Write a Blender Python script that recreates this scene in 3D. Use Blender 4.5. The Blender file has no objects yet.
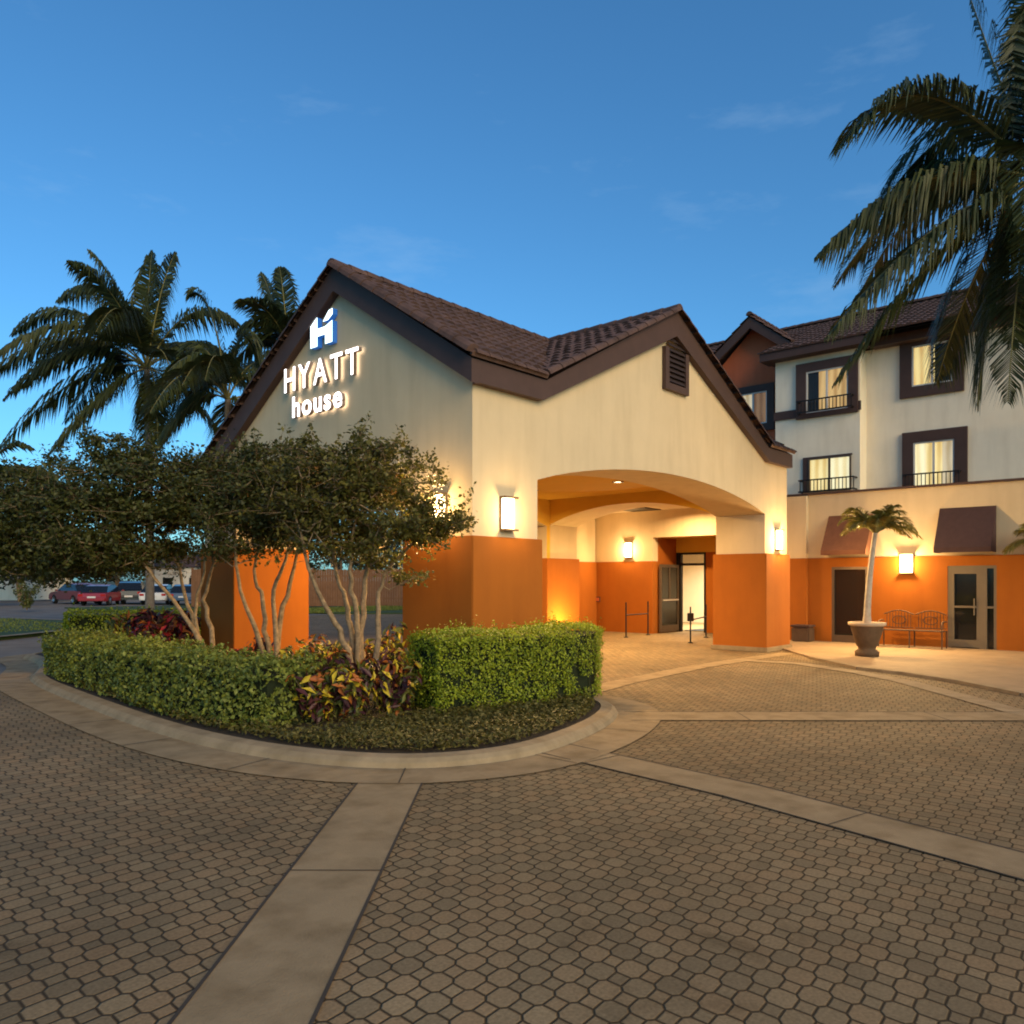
import bpy, bmesh, math, random
import numpy as np
from mathutils import Vector, Matrix, noise
random.seed(7); np.random.seed(7)
R_ = math.radians
S = bpy.context.scene
COL = S.collection

# ------------------------------------------------------------------ camera, sky, sun, exposure
FPX, HOR, CAMH = 790.0, 580.0, 1.7
CAM = Vector((-8.05, -7.81, CAMH))
RX = Vector((0.6595, -0.7517, 0)); FW = Vector((0.7517, 0.6595, 0))
cd = bpy.data.cameras.new('camera'); co = bpy.data.objects.new('camera', cd); COL.objects.link(co)
co.location = CAM; co.rotation_euler = (R_(90), 0, math.atan2(-FW.x, FW.y))
cd.sensor_width = 36; cd.lens = FPX / 1024 * 36; cd.shift_y = (HOR - 512) / 1024
cd.clip_start = 0.05; cd.clip_end = 3000
S.camera = co

SUN_DIR = Vector((-0.26, -0.88, 0.42)).normalized()      # towards the light
SUN_EL = math.asin(SUN_DIR.z); SUN_AZ = math.atan2(SUN_DIR.x, SUN_DIR.y)
SKY_STRENGTH = 0.15
w = bpy.data.worlds.new('World'); S.world = w; w.use_nodes = True
wn, wl = w.node_tree.nodes, w.node_tree.links
bg = wn['Background']; bg.inputs[1].default_value = SKY_STRENGTH
sky = wn.new('ShaderNodeTexSky'); sky.sky_type = 'NISHITA'; sky.sun_disc = False
sky.sun_elevation = SUN_EL; sky.sun_rotation = SUN_AZ
sky.air_density = 1.0; sky.dust_density = 1.1; sky.ozone_density = 3.0
gam = wn.new('ShaderNodeMix'); gam.data_type = 'RGBA'; gam.blend_type = 'MULTIPLY'; gam.inputs[0].default_value = 1
gam.inputs[7].default_value = (0.44, 0.90, 1.12, 1)
wl.new(sky.outputs[0], gam.inputs[6])
# thin dusk clouds, low over the horizon
tc = wn.new('ShaderNodeTexCoord'); mp = wn.new('ShaderNodeMapping'); mp.inputs['Scale'].default_value = (1.6, 1.6, 5.5)
nz = wn.new('ShaderNodeTexNoise'); nz.inputs['Scale'].default_value = 2.3; nz.inputs['Detail'].default_value = 7; nz.inputs['Roughness'].default_value = 0.6
rp = wn.new('ShaderNodeValToRGB'); rp.color_ramp.elements[0].position = 0.58; rp.color_ramp.elements[1].position = 0.9
rp.color_ramp.elements[1].color = (0.32, 0.32, 0.32, 1)
wl.new(tc.outputs['Generated'], mp.inputs[0]); wl.new(mp.outputs[0], nz.inputs['Vector']); wl.new(nz.outputs['Fac'], rp.inputs[0])
cm = wn.new('ShaderNodeMix'); cm.data_type = 'RGBA'; cm.inputs[7].default_value = (3.2, 4.4, 5.6, 1)
wl.new(rp.outputs[0], cm.inputs[0]); wl.new(gam.outputs[2], cm.inputs[6]); wl.new(cm.outputs[2], bg.inputs[0])

sl = bpy.data.lights.new('sun', 'SUN'); sl.energy = 2.7; sl.angle = R_(40); sl.color = (1.0, 0.62, 0.24)
so = bpy.data.objects.new('sun', sl); COL.objects.link(so)
so.rotation_euler = SUN_DIR.to_track_quat('Z', 'Y').to_euler()
S.view_settings.view_transform = 'Standard'; S.view_settings.look = 'None'
S.view_settings.exposure = 0.1; S.view_settings.gamma = 1.0
S.view_settings.use_curve_mapping = False
S.render.engine = 'CYCLES'; S.cycles.use_denoising = True; S.cycles.max_bounces = 6
S.cycles.sample_clamp_indirect = 4.0
S.cycles.filter_width = 1.9

# ------------------------------------------------------------------ coordinates measured on the photograph
def cam_pt(X, Y, Z):                      # metres right / height / metres ahead of the camera
    p = CAM + RX * X + FW * Z; return Vector((p.x, p.y, Y))
def gp(x, y, z=0.0):                      # ground point seen at a pixel
    Z = FPX * (CAMH - z) / (y - HOR); return cam_pt((x - 512) / FPX * Z, z, Z)
def at(x, y, Z):
    return cam_pt((x - 512) / FPX * Z, CAMH + (HOR - y) / FPX * Z, Z)
X0, Z0 = -0.56, 11.2                       # canopy corner in camera axes
def v_on(x, u):                            # v of the plane u=const seen at column x
    r = (x - 512) / FPX
    return (X0 + .6595*u - r*(Z0 + .7517*u)) / (.7517 + .6595*r)
def z_on(x, y, u):
    v = v_on(x, u); Z = Z0 + .7517*u + .6595*v
    return CAMH + (HOR - y) / FPX * Z

# ------------------------------------------------------------------ materials
def new_mat(name):
    m = bpy.data.materials.new(name); m.use_nodes = True
    return m, m.node_tree.nodes, m.node_tree.links, m.node_tree.nodes['Principled BSDF']
def rgb(c): return (c[0], c[1], c[2], 1)
def paint(name, c, rough=0.8, var=0.12, scale=3.0, bump=0.0, bscale=80.0, metal=0.0, spec=0.3, stain=0.0):
    m, n, l, b = new_mat(name)
    b.inputs['Roughness'].default_value = rough; b.inputs['Metallic'].default_value = metal
    b.inputs['Specular IOR Level'].default_value = spec
    t = n.new('ShaderNodeTexCoord')
    a = n.new('ShaderNodeTexNoise'); a.inputs['Scale'].default_value = scale; a.inputs['Detail'].default_value = 6; a.inputs['Roughness'].default_value = .65
    l.new(t.outputs['Object'], a.inputs['Vector'])
    r = n.new('ShaderNodeValToRGB')
    r.color_ramp.elements[0].position = .3; r.color_ramp.elements[1].position = .72
    r.color_ramp.elements[0].color = rgb([x*(1-var) for x in c]); r.color_ramp.elements[1].color = rgb([min(1, x*(1+var)) for x in c])
    l.new(a.outputs['Fac'], r.inputs[0])
    out = r.outputs[0]
    if stain > 0:
        mp = n.new('ShaderNodeMapping'); mp.inputs['Scale'].default_value = (2.2, 2.2, .35)
        s = n.new('ShaderNodeTexNoise'); s.inputs['Scale'].default_value = 1.6; s.inputs['Detail'].default_value = 8
        l.new(t.outputs['Object'], mp.inputs[0]); l.new(mp.outputs[0], s.inputs['Vector'])
        sr = n.new('ShaderNodeValToRGB'); sr.color_ramp.elements[0].position = .45; sr.color_ramp.elements[1].position = .75
        sr.color_ramp.elements[0].color = (1, 1, 1, 1); sr.color_ramp.elements[1].color = rgb([1-stain, 1-stain*1.1, 1-stain*1.25])
        l.new(s.outputs['Fac'], sr.inputs[0])
        mx = n.new('ShaderNodeMix'); mx.data_type = 'RGBA'; mx.blend_type = 'MULTIPLY'; mx.inputs[0].default_value = 1
        l.new(out, mx.inputs[6]); l.new(sr.outputs[0], mx.inputs[7]); out = mx.outputs[2]
    l.new(out, b.inputs['Base Color'])
    if bump > 0:
        bn = n.new('ShaderNodeTexNoise'); bn.inputs['Scale'].default_value = bscale; bn.inputs['Detail'].default_value = 4
        l.new(t.outputs['Object'], bn.inputs['Vector'])
        bu = n.new('ShaderNodeBump'); bu.inputs['Strength'].default_value = bump; bu.inputs['Distance'].default_value = .01
        l.new(bn.outputs['Fac'], bu.inputs['Height']); l.new(bu.outputs[0], b.inputs['Normal'])
    return m
def leaf_mat(name, c, c2, trans=0.25, rough=.5, scale=6.0):
    m, n, l, b = new_mat(name)
    t = n.new('ShaderNodeTexCoord'); a = n.new('ShaderNodeTexNoise'); a.inputs['Scale'].default_value = scale; a.inputs['Detail'].default_value = 5
    l.new(t.outputs['Object'], a.inputs['Vector'])
    g = n.new('ShaderNodeNewGeometry')
    ad = n.new('ShaderNodeMath'); ad.operation = 'MULTIPLY_ADD'; ad.inputs[1].default_value = .55; l.new(g.outputs['Random Per Island'], ad.inputs[0])
    ml = n.new('ShaderNodeMath'); ml.operation = 'MULTIPLY'; ml.inputs[1].default_value = .6; l.new(a.outputs['Fac'], ml.inputs[0]); l.new(ml.outputs[0], ad.inputs[2])
    r = n.new('ShaderNodeValToRGB'); r.color_ramp.elements[0].position = .2; r.color_ramp.elements[1].position = .85
    r.color_ramp.elements[0].color = rgb(c); r.color_ramp.elements[1].color = rgb(c2)
    l.new(ad.outputs[0], r.inputs[0]); l.new(r.outputs[0], b.inputs['Base Color'])
    b.inputs['Roughness'].default_value = rough; b.inputs['Specular IOR Level'].default_value = .3
    tr = n.new('ShaderNodeBsdfTranslucent'); l.new(r.outputs[0], tr.inputs[0])
    mx = n.new('ShaderNodeMixShader'); mx.inputs[0].default_value = trans
    l.new(b.outputs[0], mx.inputs[1]); l.new(tr.outputs[0], mx.inputs[2]); l.new(mx.outputs[0], n['Material Output'].inputs[0])
    return m
def emit(name, c, strength):
    m, n, l, b = new_mat(name)
    b.inputs['Base Color'].default_value = rgb(c); b.inputs['Emission Color'].default_value = rgb(c); b.inputs['Emission Strength'].default_value = strength
    return m
def curtain_mat(name, c, c2, s0, s1):
    m, n, l, b = new_mat(name)
    t = n.new('ShaderNodeTexCoord'); wv = n.new('ShaderNodeTexWave'); wv.wave_type = 'BANDS'; wv.bands_direction = 'Y'
    wv.inputs['Scale'].default_value = 1.3; wv.inputs['Distortion'].default_value = 1.5; wv.inputs['Detail'].default_value = 2
    rot = n.new('ShaderNodeMapping'); rot.inputs['Location'].default_value = (0, len(name)*.37, 0); l.new(t.outputs['Object'], rot.inputs[0]); l.new(rot.outputs[0], wv.inputs['Vector'])
    nz = n.new('ShaderNodeTexNoise'); nz.inputs['Scale'].default_value = .9; nz.inputs['Detail'].default_value = 1; l.new(t.outputs['Object'], nz.inputs['Vector'])
    ad = n.new('ShaderNodeMath'); ad.operation = 'ADD'; wm = n.new('ShaderNodeMath'); wm.operation = 'MULTIPLY'; wm.inputs[1].default_value = .55; l.new(wv.outputs['Fac'], wm.inputs[0]); l.new(wm.outputs[0], ad.inputs[0]); l.new(nz.outputs['Fac'], ad.inputs[1])
    r = n.new('ShaderNodeValToRGB'); r.color_ramp.elements[0].position = .25; r.color_ramp.elements[1].position = 1.3/1.4
    r.color_ramp.elements[0].color = rgb(c2); r.color_ramp.elements[1].color = rgb(c); l.new(ad.outputs[0], r.inputs[0])
    mr = n.new('ShaderNodeMapRange'); mr.inputs[1].default_value = -.3; mr.inputs[2].default_value = 1.4; mr.inputs[3].default_value = s0; mr.inputs[4].default_value = s1
    l.new(ad.outputs[0], mr.inputs[0]); l.new(r.outputs[0], b.inputs['Emission Color']); l.new(mr.outputs[0], b.inputs['Emission Strength'])
    l.new(r.outputs[0], b.inputs['Base Color'])
    return m
def glass_mat(name, tint=(.02, .022, .025), alpha=.35):
    m, n, l, b = new_mat(name)
    b.inputs['Base Color'].default_value = rgb(tint); b.inputs['Roughness'].default_value = .06
    tr = n.new('ShaderNodeBsdfTransparent'); mx = n.new('ShaderNodeMixShader'); mx.inputs[0].default_value = alpha
    l.new(tr.outputs[0], mx.inputs[1]); l.new(b.outputs[0], mx.inputs[2]); l.new(mx.outputs[0], n['Material Output'].inputs[0])
    return m

def paver_mat():
    m, n, l, b = new_mat('octagon_pavers')
    g = n.new('ShaderNodeNewGeometry'); sp = n.new('ShaderNodeSeparateXYZ')
    # slight settling of the laid rows
    wob = n.new('ShaderNodeTexNoise'); wob.inputs['Scale'].default_value = .7; wob.inputs['Detail'].default_value = 3
    l.new(g.outputs['Position'], wob.inputs['Vector'])
    ws = n.new('ShaderNodeVectorMath'); ws.operation = 'MULTIPLY_ADD'; ws.inputs[1].default_value = (.035, .035, 0)
    l.new(wob.outputs['Color'], ws.inputs[0]); l.new(g.outputs['Position'], ws.inputs[2]); l.new(ws.outputs[0], sp.inputs[0])
    a1, a2 = R_(-41), R_(43); pa, pb = .142, .160
    A = np.array([[pa*math.cos(a1), pb*math.cos(a2)], [pa*math.sin(a1), pb*math.sin(a2)]]); I = np.linalg.inv(A)
    def math_(op, a, bb=None, c=None):
        k = n.new('ShaderNodeMath'); k.operation = op
        for i, s in enumerate((a, bb, c)):
            if s is None: continue
            if isinstance(s, (int, float)): k.inputs[i].default_value = s
            else: l.new(s, k.inputs[i])
        return k.outputs[0]
    x, y = sp.outputs[0], sp.outputs[1]
    p = math_('ADD', math_('MULTIPLY', x, float(I[0, 0])), math_('MULTIPLY', y, float(I[0, 1])))
    q = math_('ADD', math_('MULTIPLY', x, float(I[1, 0])), math_('MULTIPLY', y, float(I[1, 1])))
    p0 = math_('ROUND', p); q0 = math_('ROUND', q)
    fa = math_('ABSOLUTE', math_('SUBTRACT', p, p0)); fb = math_('ABSOLUTE', math_('SUBTRACT', q, q0))
    su = math_('ADD', fa, fb)
    K = .62                                           # the corner cut where the small square sits
    d_edge = math_('SUBTRACT', .5, math_('MAXIMUM', fa, fb))
    d_cut = math_('MULTIPLY', math_('ABSOLUTE', math_('SUBTRACT', su, K)), .72)
    insq = math_('GREATER_THAN', su, K)
    d_oct = math_('MINIMUM', d_edge, d_cut)
    d = math_('ADD', math_('MULTIPLY', insq, d_cut), math_('MULTIPLY', math_('SUBTRACT', 1.0, insq), d_oct))
    mr = n.new('ShaderNodeMapRange'); mr.interpolation_type = 'SMOOTHSTEP'; mr.inputs[1].default_value = .006; mr.inputs[2].default_value = .066
    l.new(d, mr.inputs[0])
    # id per stone
    fl = math_('FLOOR', p); fq = math_('FLOOR', q)
    ip = math_('ADD', math_('MULTIPLY', insq, math_('ADD', fl, .5)), math_('MULTIPLY', math_('SUBTRACT', 1.0, insq), p0))
    iq = math_('ADD', math_('MULTIPLY', insq, math_('ADD', fq, .5)), math_('MULTIPLY', math_('SUBTRACT', 1.0, insq), q0))
    cb = n.new('ShaderNodeCombineXYZ'); l.new(ip, cb.inputs[0]); l.new(iq, cb.inputs[1])
    wh = n.new('ShaderNodeTexWhiteNoise'); wh.noise_dimensions = '2D'; l.new(cb.outputs[0], wh.inputs['Vector'])
    r = n.new('ShaderNodeValToRGB'); e = r.color_ramp.elements
    e[0].position = 0; e[0].color = (.182, .132, .074, 1); e[1].position = 1; e[1].color = (.250, .180, .098, 1)
    k = e.new(.35); k.color = (.215, .156, .086, 1); k = e.new(.7); k.color = (.240, .160, .084, 1)
    l.new(wh.outputs['Value'], r.inputs[0])
    big = n.new('ShaderNodeTexNoise'); big.inputs['Scale'].default_value = .45; big.inputs['Detail'].default_value = 6; big.inputs['Roughness'].default_value = .6
    l.new(g.outputs['Position'], big.inputs['Vector'])
    br = n.new('ShaderNodeMapRange'); br.inputs[1].default_value = .3; br.inputs[2].default_value = .7; br.inputs[3].default_value = .74; br.inputs[4].default_value = 1.2
    l.new(big.outputs['Fac'], br.inputs[0])
    fine = n.new('ShaderNodeTexNoise'); fine.inputs['Scale'].default_value = 60; fine.inputs['Detail'].default_value = 5
    l.new(g.outputs['Position'], fine.inputs['Vector'])
    fr = n.new('ShaderNodeMapRange'); fr.inputs[1].default_value = .3; fr.inputs[2].default_value = .7; fr.inputs[3].default_value = .8; fr.inputs[4].default_value = 1.18
    l.new(fine.outputs['Fac'], fr.inputs[0])
    st = n.new('ShaderNodeTexNoise'); st.inputs['Scale'].default_value = 1.1; st.inputs['Detail'].default_value = 9; st.inputs['Roughness'].default_value = .72; st.inputs['Distortion'].default_value = .8
    l.new(g.outputs['Position'], st.inputs['Vector'])
    sr = n.new('ShaderNodeMapRange'); sr.interpolation_type = 'SMOOTHSTEP'; sr.inputs[1].default_value = .56; sr.inputs[2].default_value = .72; sr.inputs[3].default_value = 1.0; sr.inputs[4].default_value = .66
    l.new(st.outputs['Fac'], sr.inputs[0])
    vm = n.new('ShaderNodeVectorMath'); vm.operation = 'SCALE'; l.new(r.outputs[0], vm.inputs[0]); l.new(math_('MULTIPLY', sr.outputs[0], math_('MULTIPLY', br.outputs[0], fr.outputs[0])), vm.inputs['Scale'])
    mx = n.new('ShaderNodeMix'); mx.data_type = 'RGBA'; mx.inputs[6].default_value = (.050, .036, .022, 1)
    l.new(mr.outputs[0], mx.inputs[0]); l.new(vm.outputs[0], mx.inputs[7]); l.new(mx.outputs[2], b.inputs['Base Color'])
    b.inputs['Roughness'].default_value = .75; b.inputs['Specular IOR Level'].default_value = .06
    hh = math_('ADD', mr.outputs[0], math_('ADD', math_('MULTIPLY', fine.outputs['Fac'], .25), math_('MULTIPLY', wh.outputs['Value'], .18)))
    bu = n.new('ShaderNodeBump'); bu.inputs['Strength'].default_value = .8; bu.inputs['Distance'].default_value = .008
    l.new(hh, bu.inputs['Height']); l.new(bu.outputs[0], b.inputs['Normal'])
    return m

M = {}
M['cream'] = paint('cream_stucco', (.60, .475, .30), .9, .05, 1.2, .35, 120, stain=.10)
M['white'] = paint('pale_stucco', (.86, .76, .59), .9, .05, 1.0, .3, 120, stain=.10)
M['orange'] = paint('orange_stucco', (.325, .094, .007), .9, .07, 1.5, .35, 120, stain=.10)
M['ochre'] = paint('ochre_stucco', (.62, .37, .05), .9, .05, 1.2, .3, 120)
M['brick'] = paint('rust_stucco', (.52, .13, .055), .9, .07, 1.5, .3, 120, stain=.10)
M['trim'] = paint('brown_trim', (.070, .040, .033), .65, .12, 4.0, .1, 60)
M['tile'] = paint('clay_tile', (.088, .050, .040), .8, .42, 3.2, .3, 40)
M['pavers'] = paver_mat()
M['concrete'] = paint('worn_concrete', (.30, .215, .118), .85, .16, 2.2, .35, 90, spec=.12, stain=.34)
M['kerb'] = paint('kerb_concrete', (.31, .23, .135), .85, .18, 3.0, .35, 90, spec=.12, stain=.25)
M['joint'] = paint('joint_sealant', (.05, .04, .03), .9, .1)
M['asphalt'] = paint('asphalt', (.19, .17, .15), .9, .2, .8, .5, 150, spec=.03)
M['pinkpave'] = paint('red_pavers', (.20, .12, .095), .85, .2, 6, .4, 60)
M['soil'] = paint('mulch', (.035, .025, .015), .95, .4, 14, .8, 40)
M['lawn'] = paint('lawn', (.05, .075, .018), .95, .3, 2.0, .8, 60)
M['ground'] = paint('far_ground', (.06, .07, .035), .95, .3, .3)
M['bark'] = paint('mottled_bark', (.24, .165, .095), .9, .5, 14, .6, 30)
M['palmbark'] = paint('palm_bark', (.17, .14, .11), .9, .3, 8, .6, 25)
M['palebark'] = paint('pale_palm_bark', (.38, .32, .25), .85, .25, 7, .5, 30)
M['black'] = paint('black_metal', (.018, .016, .015), .45, .1, metal=.4)
M['bronze'] = paint('bronze_metal', (.14, .10, .07), .45, .15, metal=.6)
M['alu'] = paint('pale_metal_frame', (.19, .15, .10), .4, .08, metal=.4)
M['whiteframe'] = paint('white_frame', (.62, .60, .56), .5, .05)
M['bench'] = paint('bench_metal', (.085, .042, .02), .7, .25, 10)
M['pot'] = paint('planter_stone', (.10, .06, .032), .85, .25, 6, .4, 40)
M['potrim'] = paint('planter_rim_stone', (.45, .33, .22), .85, .15, 6, .3, 40)
M['awning'] = paint('maroon_canvas', (.055, .030, .030), .9, .12, 8, .25, 200)
M['awning2'] = paint('faded_rust_canvas', (.17, .07, .036), .9, .15, 6, .25, 200)
M['fence'] = paint('stained_fence', (.20, .095, .045), .9, .2, 3, .3, 40)
M['darkglass'] = glass_mat('dark_glass', (.015, .014, .013), .92)
M['glass'] = glass_mat('window_glass', (.02, .022, .026), .22)
M['navy'] = paint('dim_drape', (.035, .045, .055), .9, .2, 3)
M['tan'] = paint('tan_drape', (.22, .12, .06), .9, .2, 3)
M['cur'] = curtain_mat('lit_curtain', (1.0, .83, .40), (1.0, .66, .20), .55, 1.5)
M['cur2'] = curtain_mat('lit_room', (1.0, .66, .26), (.75, .38, .11), .35, .9)
M['cur3'] = curtain_mat('dim_lit_curtain', (1.0, .72, .38), (.7, .45, .2), .2, .55)
M['cur4'] = curtain_mat('ivory_curtain', (1.0, .84, .55), (.9, .64, .30), .35, .95)
M['cur5'] = curtain_mat('gold_lit_room', (1.0, .78, .32), (.95, .52, .14), .40, 1.35)
M['cur6'] = curtain_mat('bright_curtain', (1.0, .92, .58), (1.0, .80, .38), .9, 1.5)
M['cur3'] = curtain_mat('brown_lit_curtain', (.62, .34, .16), (.40, .19, .08), .25, .5)  # faint glow put into the tan drape, to lift it out of shade
M['shade'] = emit('lamp_shade', (1.0, .80, .46), 7.0)
M['uplens'] = emit('uplight_lens', (1.0, .75, .4), 8.0)
M['bulb'] = emit('downlight_lens', (1.0, .80, .48), 8.0)
M['letter'] = emit('lit_letter', (1.0, .90, .86), 3.2)
M['letterside'] = paint('letter_return', (.28, .22, .2), .5, .05)
M['logo'] = emit('lit_logo', (.72, .92, 1.0), 2.6)
M['logoside'] = emit('blue_return', (.02, .12, .42), .55)
M['lobby'] = paint('lobby_wall', (.80, .70, .52), .8, .04)
M['rubber'] = paint('rubber', (.015, .015, .016), .85, .1)
M['rim'] = paint('wheel_rim', (.35, .35, .36), .35, .1, metal=.8)
M['carglass'] = glass_mat('car_glass', (.012, .014, .016), .95)
M['tail'] = paint('tail_lens', (.35, .012, .01), .2, .05)
M['head'] = paint('clear_lens', (.5, .5, .5), .15, .05)
M['leaf_tree'] = leaf_mat('tree_leaves', (.016, .026, .007), (.090, .092, .020), .25)
M['leaf_tree2'] = leaf_mat('lamplit_olive_leaves', (.024, .032, .008), (.155, .135, .026), .32)  # wall lamp's light put into the colour: lighter than the other trees' leaves
M['leaf_back'] = leaf_mat('far_tree_leaves', (.010, .016, .006), (.035, .042, .013), .15)
M['leaf_hedge'] = leaf_mat('hedge_leaves', (.050, .082, .012), (.25, .27, .045), .25)
M['leaf_lime'] = leaf_mat('lime_hedge_leaves', (.070, .115, .006), (.36, .40, .022), .28)
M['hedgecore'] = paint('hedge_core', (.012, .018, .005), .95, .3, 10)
M['palmleaf'] = leaf_mat('palm_leaflets', (.013, .026, .012), (.066, .075, .020), .18, .45, 1.2)
M['palmrib'] = paint('palm_rib', (.17, .15, .05), .6, .2)
M['potpalm'] = leaf_mat('potted_palm_leaflets', (.06, .065, .012), (.30, .25, .05), .2)
M['cover'] = leaf_mat('ground_cover_leaves', (.04, .045, .01), (.16, .13, .03), .2)
for nm, a, b2 in (('croton_dark', (.022, .008, .010), (.09, .028, .03)), ('croton_green', (.035, .05, .012), (.15, .15, .03)),
                  ('croton_yellow', (.36, .27, .02), (.62, .45, .03)), ('croton_orange', (.30, .08, .015), (.50, .17, .04)),
                  ('croton_red', (.22, .015, .02), (.50, .04, .05)), ('fern_gold', (.14, .12, .015), (.42, .33, .05))):
    M[nm] = leaf_mat(nm, a, b2, .2, .4)

# ------------------------------------------------------------------ helpers
def tag(o, label=None, cat=None, group=None, kind=None):
    if label: o['label'] = label
    if cat: o['category'] = cat
    if group: o['group'] = group
    if kind: o['kind'] = kind
    return o
def thing(name, label, cat, loc=(0, 0, 0), rz=0, group=None):
    o = bpy.data.objects.new(name, None); COL.objects.link(o); o.empty_display_size = .2
    o.location = loc; o.rotation_euler = (0, 0, rz)
    return tag(o, label, cat, group)
def link_mesh(name, me, mats, parent=None):
    for m in (mats if isinstance(mats, (list, tuple)) else [mats]): me.materials.append(m)
    o = bpy.data.objects.new(name, me); COL.objects.link(o)
    if parent is not None: o.parent = parent
    return o
class MB:
    def __init__(s): s.v = []; s.f = []; s.mi = []; s.sm = []
    def add(s, vs, fs, mi=0, smooth=False):
        k = len(s.v); s.v += [tuple(p) for p in vs]
        for f in fs: s.f.append(tuple(i+k for i in f)); s.mi.append(mi); s.sm.append(smooth)
        return s
    def box(s, a, b, mi=0):
        (x0, y0, z0), (x1, y1, z1) = [tuple(min(p, q) for p, q in zip(a, b)), tuple(max(p, q) for p, q in zip(a, b))]
        return s.add([(x0,y0,z0),(x1,y0,z0),(x1,y1,z0),(x0,y1,z0),(x0,y0,z1),(x1,y0,z1),(x1,y1,z1),(x0,y1,z1)],
                     [(0,3,2,1),(4,5,6,7),(0,1,5,4),(1,2,6,5),(2,3,7,6),(3,0,4,7)], mi)
    def tube(s, pts, rad, n=8, mi=0, cap=True):
        pts = [Vector(p) for p in pts]; rad = rad if isinstance(rad, (list, tuple)) else [rad]*len(pts)
        vs, fs = [], []; up = None
        for i, p in enumerate(pts):
            t = (pts[min(i+1, len(pts)-1)] - pts[max(i-1, 0)]).normalized()
            if up is None: up = Vector((0, 0, 1)) if abs(t.z) < .9 else Vector((1, 0, 0))
            a = t.cross(up)
            if a.length < 1e-4: a = t.cross(Vector((0, 1, 0)))
            a.normalize(); bq = a.cross(t).normalized(); up = bq
            for k in range(n):
                q = 2*math.pi*k/n; vs.append(p + (a*math.cos(q) + bq*math.sin(q))*rad[i])
        for i in range(len(pts)-1):
            for k in range(n):
                fs.append((i*n+k, i*n+(k+1) % n, (i+1)*n+(k+1) % n, (i+1)*n+k))
        s.add(vs, fs, mi, True)
        if cap: s.add([vs[k] for k in range(n)], [tuple(range(n))[::-1]], mi); s.add(vs[-n:], [tuple(range(n))], mi)
        return s
    def lathe(s, prof, n=20, mi=0, c=(0, 0, 0)):
        vs, fs = [], []
        for r, z in prof:
            for k in range(n):
                q = 2*math.pi*k/n; vs.append((c[0]+r*math.cos(q), c[1]+r*math.sin(q), c[2]+z))
        for i in range(len(prof)-1):
            for k in range(n): fs.append((i*n+k, i*n+(k+1) % n, (i+1)*n+(k+1) % n, (i+1)*n+k))
        return s.add(vs, fs, mi, True)
    def prism(s, poly, fn, d0, d1, mi=0):       # poly 2D -> fn(a,b,d) 3D, extruded from d0 to d1
        n = len(poly); vs = [fn(a, b, d0) for a, b in poly] + [fn(a, b, d1) for a, b in poly]
        fs = [tuple(range(n))[::-1], tuple(range(n, 2*n))] + [(i, (i+1) % n, n+(i+1) % n, n+i) for i in range(n)]
        return s.add(vs, fs, mi)
    def build(s, name, mats, parent=None, recalc=True, bevel=0):
        me = bpy.data.meshes.new(name); me.from_pydata(s.v, [], s.f)
        me.polygons.foreach_set('material_index', s.mi); me.polygons.foreach_set('use_smooth', s.sm)
        if recalc or bevel:
            bm = bmesh.new(); bm.from_mesh(me)
            if bevel:
                bmesh.ops.remove_doubles(bm, verts=bm.verts, dist=1e-5)
                bmesh.ops.bevel(bm, geom=list(bm.edges), offset=bevel, segments=2, affect='EDGES', clamp_overlap=True)
            bmesh.ops.recalc_face_normals(bm, faces=bm.faces); bm.to_mesh(me); bm.free()
        me.update()
        return link_mesh(name, me, mats, parent)
def boxo(name, a, b, mat, parent=None, bevel=0): return MB().box(a, b).build(name, mat, parent, bevel=bevel)
def children(o): return [c for c in bpy.data.objects if c.parent == o]
def copy_tree(o, parent=None):
    c = o.copy(); COL.objects.link(c)
    if parent is not None: c.parent = parent
    for ch in children(o): copy_tree(ch, c)
    return c
def sheet(name, pts, z, mat, kind='structure', thick=0):
    vs = [(p[0], p[1], z) for p in pts]
    if thick:
        m = MB().prism([(p[0], p[1]) for p in pts], lambda a, b, d: (a, b, d), z-thick, z)
        o = m.build(name, mat, bevel=0)
    else:
        me = bpy.data.meshes.new(name); me.from_pydata(vs, [], [tuple(range(len(vs)))])
        if me.polygons[0].normal.z < 0: me.flip_normals()
        o = link_mesh(name, me, mat)
    return tag(o, kind=kind)
def area_light(parent, name, loc, size, power, col=(1, .72, .38), direction=(0, 0, -1), spread=160):
    d = bpy.data.lights.new(name, 'AREA'); d.shape = 'DISK'; d.size = size; d.energy = power; d.color = col; d.spread = R_(spread)
    o = bpy.data.objects.new(name, d); COL.objects.link(o); o.parent = parent; o.location = loc
    o.rotation_euler = (-Vector(direction)).to_track_quat('Z', 'Y').to_euler(); return o
def point_light(parent, name, loc, power, rad=.08, col=(1, .66, .30)):
    d = bpy.data.lights.new(name, 'POINT'); d.energy = power; d.color = col; d.shadow_soft_size = rad
    o = bpy.data.objects.new(name, d); COL.objects.link(o); o.parent = parent; o.location = loc; return o

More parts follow.
